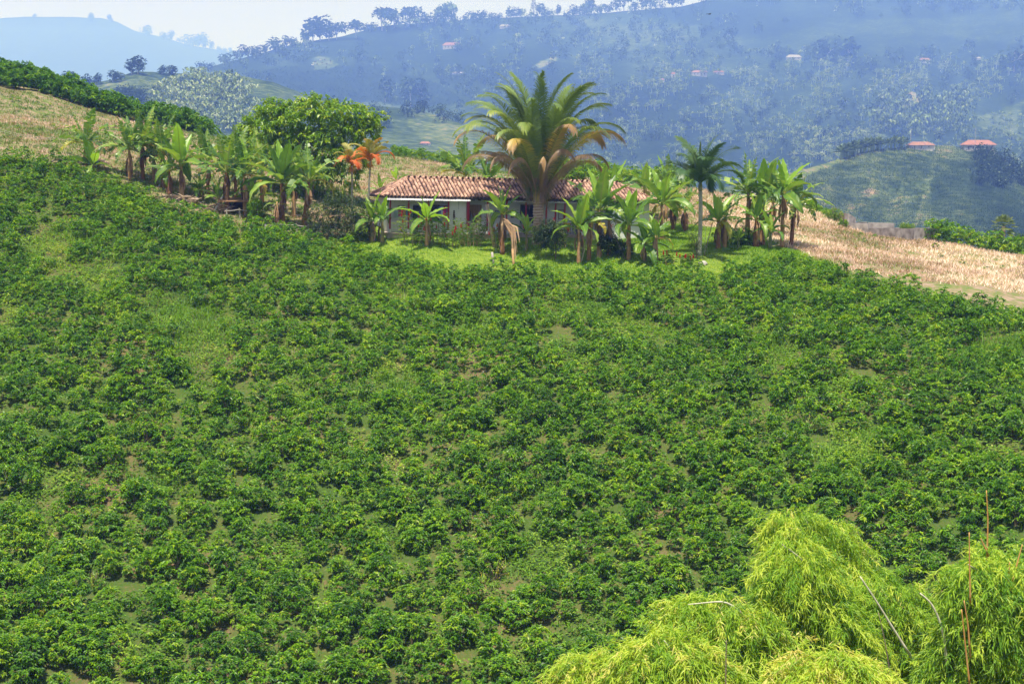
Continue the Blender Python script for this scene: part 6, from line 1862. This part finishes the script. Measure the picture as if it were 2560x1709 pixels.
# far houses
M_FROOF = solid("far_roof_tiles", (0.22, 0.11, 0.08), (0.34, 0.18, 0.13), .5, .9)
M_FRED = solid("far_red_roof", (0.27, 0.12, 0.09), (0.36, 0.17, 0.13), .5, .9)
M_FGREY = solid("far_grey_roof", (0.22, 0.20, 0.20), (0.36, 0.34, 0.34), .5, .9)
M_FWALL = solid("far_plaster", (0.26, 0.25, 0.25), (0.55, 0.54, 0.53), .4, .9)
def farhouse(label, hill, px, py, w, h, roofm, nwin=3, rh=0.5, storeys=1, porch=False):
    g = hill.loc(px, py)
    s_ = g[1] / FPX
    o = thing("distant_house", label, "house", g, group="houses scattered over the far slopes")
    w_, h_, d_ = w * s_, h * s_, min(w * s_ * .55, 9)
    hw = h_ * (1 - rh)
    mb = MB(); mb.box((0, 0, hw / 2 - 1), (w_ * .9, d_ * .85, hw + 2)); obj("wall", mb, M_FWALL, o)
    e, t_ = hw - .05, h_
    V = [(-w_ / 2, -d_ / 2, e), (w_ / 2, -d_ / 2, e), (w_ / 2, d_ / 2, e), (-w_ / 2, d_ / 2, e), (-w_ * .3, 0, t_), (w_ * .3, 0, t_)]
    mb = MB(); mb.add(V, tris=[[0, 4, 3], [1, 2, 5]], quads=[[0, 1, 5, 4], [2, 3, 4, 5], [3, 2, 1, 0]]); obj("roof", mb, roofm, o)
    for k in range(nwin):
        x = (k - (nwin - 1) / 2) * w_ * .8 / max(nwin, 1)
        mb = MB(); dr = k == nwin // 2
        mb.box((x, -d_ * .85 / 2 - .03, hw * (.42 if dr else .55)), (max(hw * .22, .5), .08, hw * (.8 if dr else .42))); obj("door" if dr else "window", mb, M_DARKW, o)
    return o
farhouse("far house with a brown roof and white porch left of the big palm's top", H_MAIN, 1130, 122, 50, 15, M_FROOF, 5, .5)
farhouse("far white roofed house just below the skyline", H_MAIN, 1262, 70, 28, 9, M_FGREY, 2, .6)
farhouse("long low grey roof in the banana patch left of the big palm", H_MAIN, 1146, 186, 36, 6, M_FGREY, 3, .6)
farhouse("narrow tall outbuilding left of the far white farm on the mountainside", H_MAIN, 1683, 198, 12, 17, M_FROOF, 1, .25)
farhouse("long white far farmhouse in the mountainside's middle", H_MAIN, 1748, 190, 42, 14, M_FROOF, 4, .35)
farhouse("brown roofed annexe right of the long white far farmhouse", H_MAIN, 1796, 186, 30, 9, M_FROOF, 3, .5)
farhouse("tiny hut left below the narrow far outbuilding", H_MAIN, 1655, 206, 12, 9, M_FROOF, 1, .5)
farhouse("far house with a grey roof beside dark trees at upper right", H_MAIN, 1984, 150, 40, 13, M_FGREY, 3, .5)
farhouse("far pinkish house above the banana rows at right", H_MAIN, 2311, 158, 28, 12, M_FROOF, 2, .4)
farhouse("farthest right small house high on the mountainside", H_MAIN, 2442, 150, 24, 7, M_FGREY, 2, .5)
farhouse("far red roof at the mountain's foot left of the big palm", H_GREEN, 1063, 362, 28, 8, M_FRED, 2, .6)
farhouse("brown roofed house with one white end below the bamboo grove", H_RIGHT, 2300, 372, 66, 17, M_FROOF, 3, .5)
farhouse("white walled house on the right hand hill, behind the brown one", H_RIGHT, 2328, 374, 18, 13, M_FROOF, 1, .3)
farhouse("large red roofed house with white base on the right hand hill", H_RIGHT, 2445, 378, 84, 28, M_FRED, 6, .42)
for px, py, h, lab in ((2437, 380, 60, "utility pole in front of the red roofed far house"), (2276, 368, 46, "utility pole left of the brown roofed far house")):
    w = H_RIGHT.loc(px, py); hh = h * w[1] / FPX
    o = thing("utility_pole", lab, "utility pole", w)
    mb = MB(); mb.tube([[0, 0, -.5], [0, 0, hh]], [.16, .12], 7); obj("shaft", mb, M_BARK, o)
    mb = MB(); mb.box((0, 0, hh * .93), (1.6, .12, .12)); obj("crossarm", mb, M_BARK, o)
# grazing cattle
cw = MB(); cw.box((0, 0, 1.0), (1.7, .6, .75)); cw.box((1.05, 0, 1.15), (.55, .32, .4)); cw.box((.85, 0, 1.2), (.35, .3, .45))
cl = MB()
for x in (-.65, .65):
    for y in (-.2, .2): cl.tube([[x, y, .7], [x, y, 0]], [.11, .08], 5)
M_COWD, M_COWW = solid("dark_hide", (.05, .035, .03), (.1, .07, .06), 2, .8), solid("pale_hide", (.6, .57, .52), (.7, .68, .64), 2, .8)
cmd, cmw, clm = cw.mesh("cow_body", M_COWD), cw.mesh("cow_body", M_COWW), cl.mesh("cow_leg", M_COWD)
for i, (px, py) in enumerate([(781, 166), (788, 158), (793, 164), (801, 154), (806, 160), (812, 152), (817, 163), (826, 155), (783, 162)]):
    w = H_MAIN.loc(px, py)
    pale = i in (0, 3, 8)
    o = tag(link("cow", cmw if pale else cmd, None, w, (0, 0, r.uniform(0, 6)), 2.2), f"{'pale' if pale else 'dark'} cow, {ordinal(sorted([781, 788, 793, 801, 806, 812, 817, 826, 783]).index(px))} from the left on the bright far clearing", "cow", "cattle on the far clearing")
    link("leg", clm, o)
# bird in flight
o = thing("bird", "dark bird gliding over the mountainside at upper right", "bird", P(1773, 36, 240))
mb = MB(); mb.tube([[-.28, 0, 0], [-.1, 0, .02], [.15, 0, .02], [.32, 0, 0]], [.02, .07, .08, .02], 7); obj("body", mb, M_TYRE, o, rot=(0, 0, .5))
for s_ in (-1, 1):
    mb = MB(); V = [(.16, 0, .03), (-.1, 0, .03), (.10, .42 * s_, .13), (-.12, .40 * s_, .13), (-.04, .85 * s_, .06), (-.12, .8 * s_, .06)]
    mb.add(V + [(x, y, z - .015) for x, y, z in V], quads=[[0, 1, 3, 2], [2, 3, 5, 4], [6, 8, 9, 7], [8, 10, 11, 9]]); obj("wing", mb, M_TYRE, o, rot=(0, 0, .5))
# fan palm and dark bushes beyond the right crest
r = np.random.default_rng(61)
Y = 190
g = Vector(P(2506, 640, Y))
o = thing("fan_palm", "fan palm standing alone beyond the field's crest at the right edge", "palm tree", g)
zc = P(2506, 566, Y)[2] - g.z
mb = MB(); mb.tube([[0, 0, -6], [0, 0, zc]], [.3, .24], 9); obj("trunk", mb, M_PTRUNK, o)
for k in range(22):
    f = k / 21; az = k * 2.4; e = R(85 - 130 * f)
    d = np.array([math.cos(az) * math.cos(e), math.sin(az) * math.cos(e), math.sin(e)])
    c = d * 0.9
    fm = MB(); fm.tube([[0, 0, 0], c], .03, 4, tint=.5)
    sdv = np.cross(d, [0, 0, 1.0]); sdv /= np.linalg.norm(sdv) + 1e-6
    an = np.linspace(-1.3, 1.3, 15)[:, None]
    fm.leaves(np.tile(c, (15, 1)), d * np.cos(an) + sdv * np.sin(an), 1.05, .14, .1, .2, np.clip(r.uniform(.5, 1.1), 0, 1))
    obj("fan_leaf", fm, M_PALMD, o, (0, 0, zc))
def farshrub(label, px, py, Y, rx, ry, seed):
    r = np.random.default_rng(seed)
    s_ = Y / FPX; c = P(px, py, Y)
    o = thing("dark_shrub", label, "tree", c - np.array([0, 0, ry * s_]))
    obj("crown", crown([(0, 0, ry * s_), (rx * s_ * .6, 0, ry * s_ * .8), (-rx * s_ * .6, .3, ry * s_ * .8)], [(rx * s_ * .7, rx * s_ * .7, ry * s_)] * 3, 300, .5, .25, r, per=5, spread=.4), M_CITRUS, o)
    mb = MB(); mb.tube([[0, 0, -8], [0, 0, ry * s_]], [.2, .12], 6); obj("trunk", mb, M_STEM, o)
farshrub("dark tree crown peeping over the right crest left of the fan palm", 2490, 612, 180, 28, 16, 1)
farshrub("dark tree crown peeping over the right crest at the frame's edge", 2550, 606, 180, 26, 16, 2)
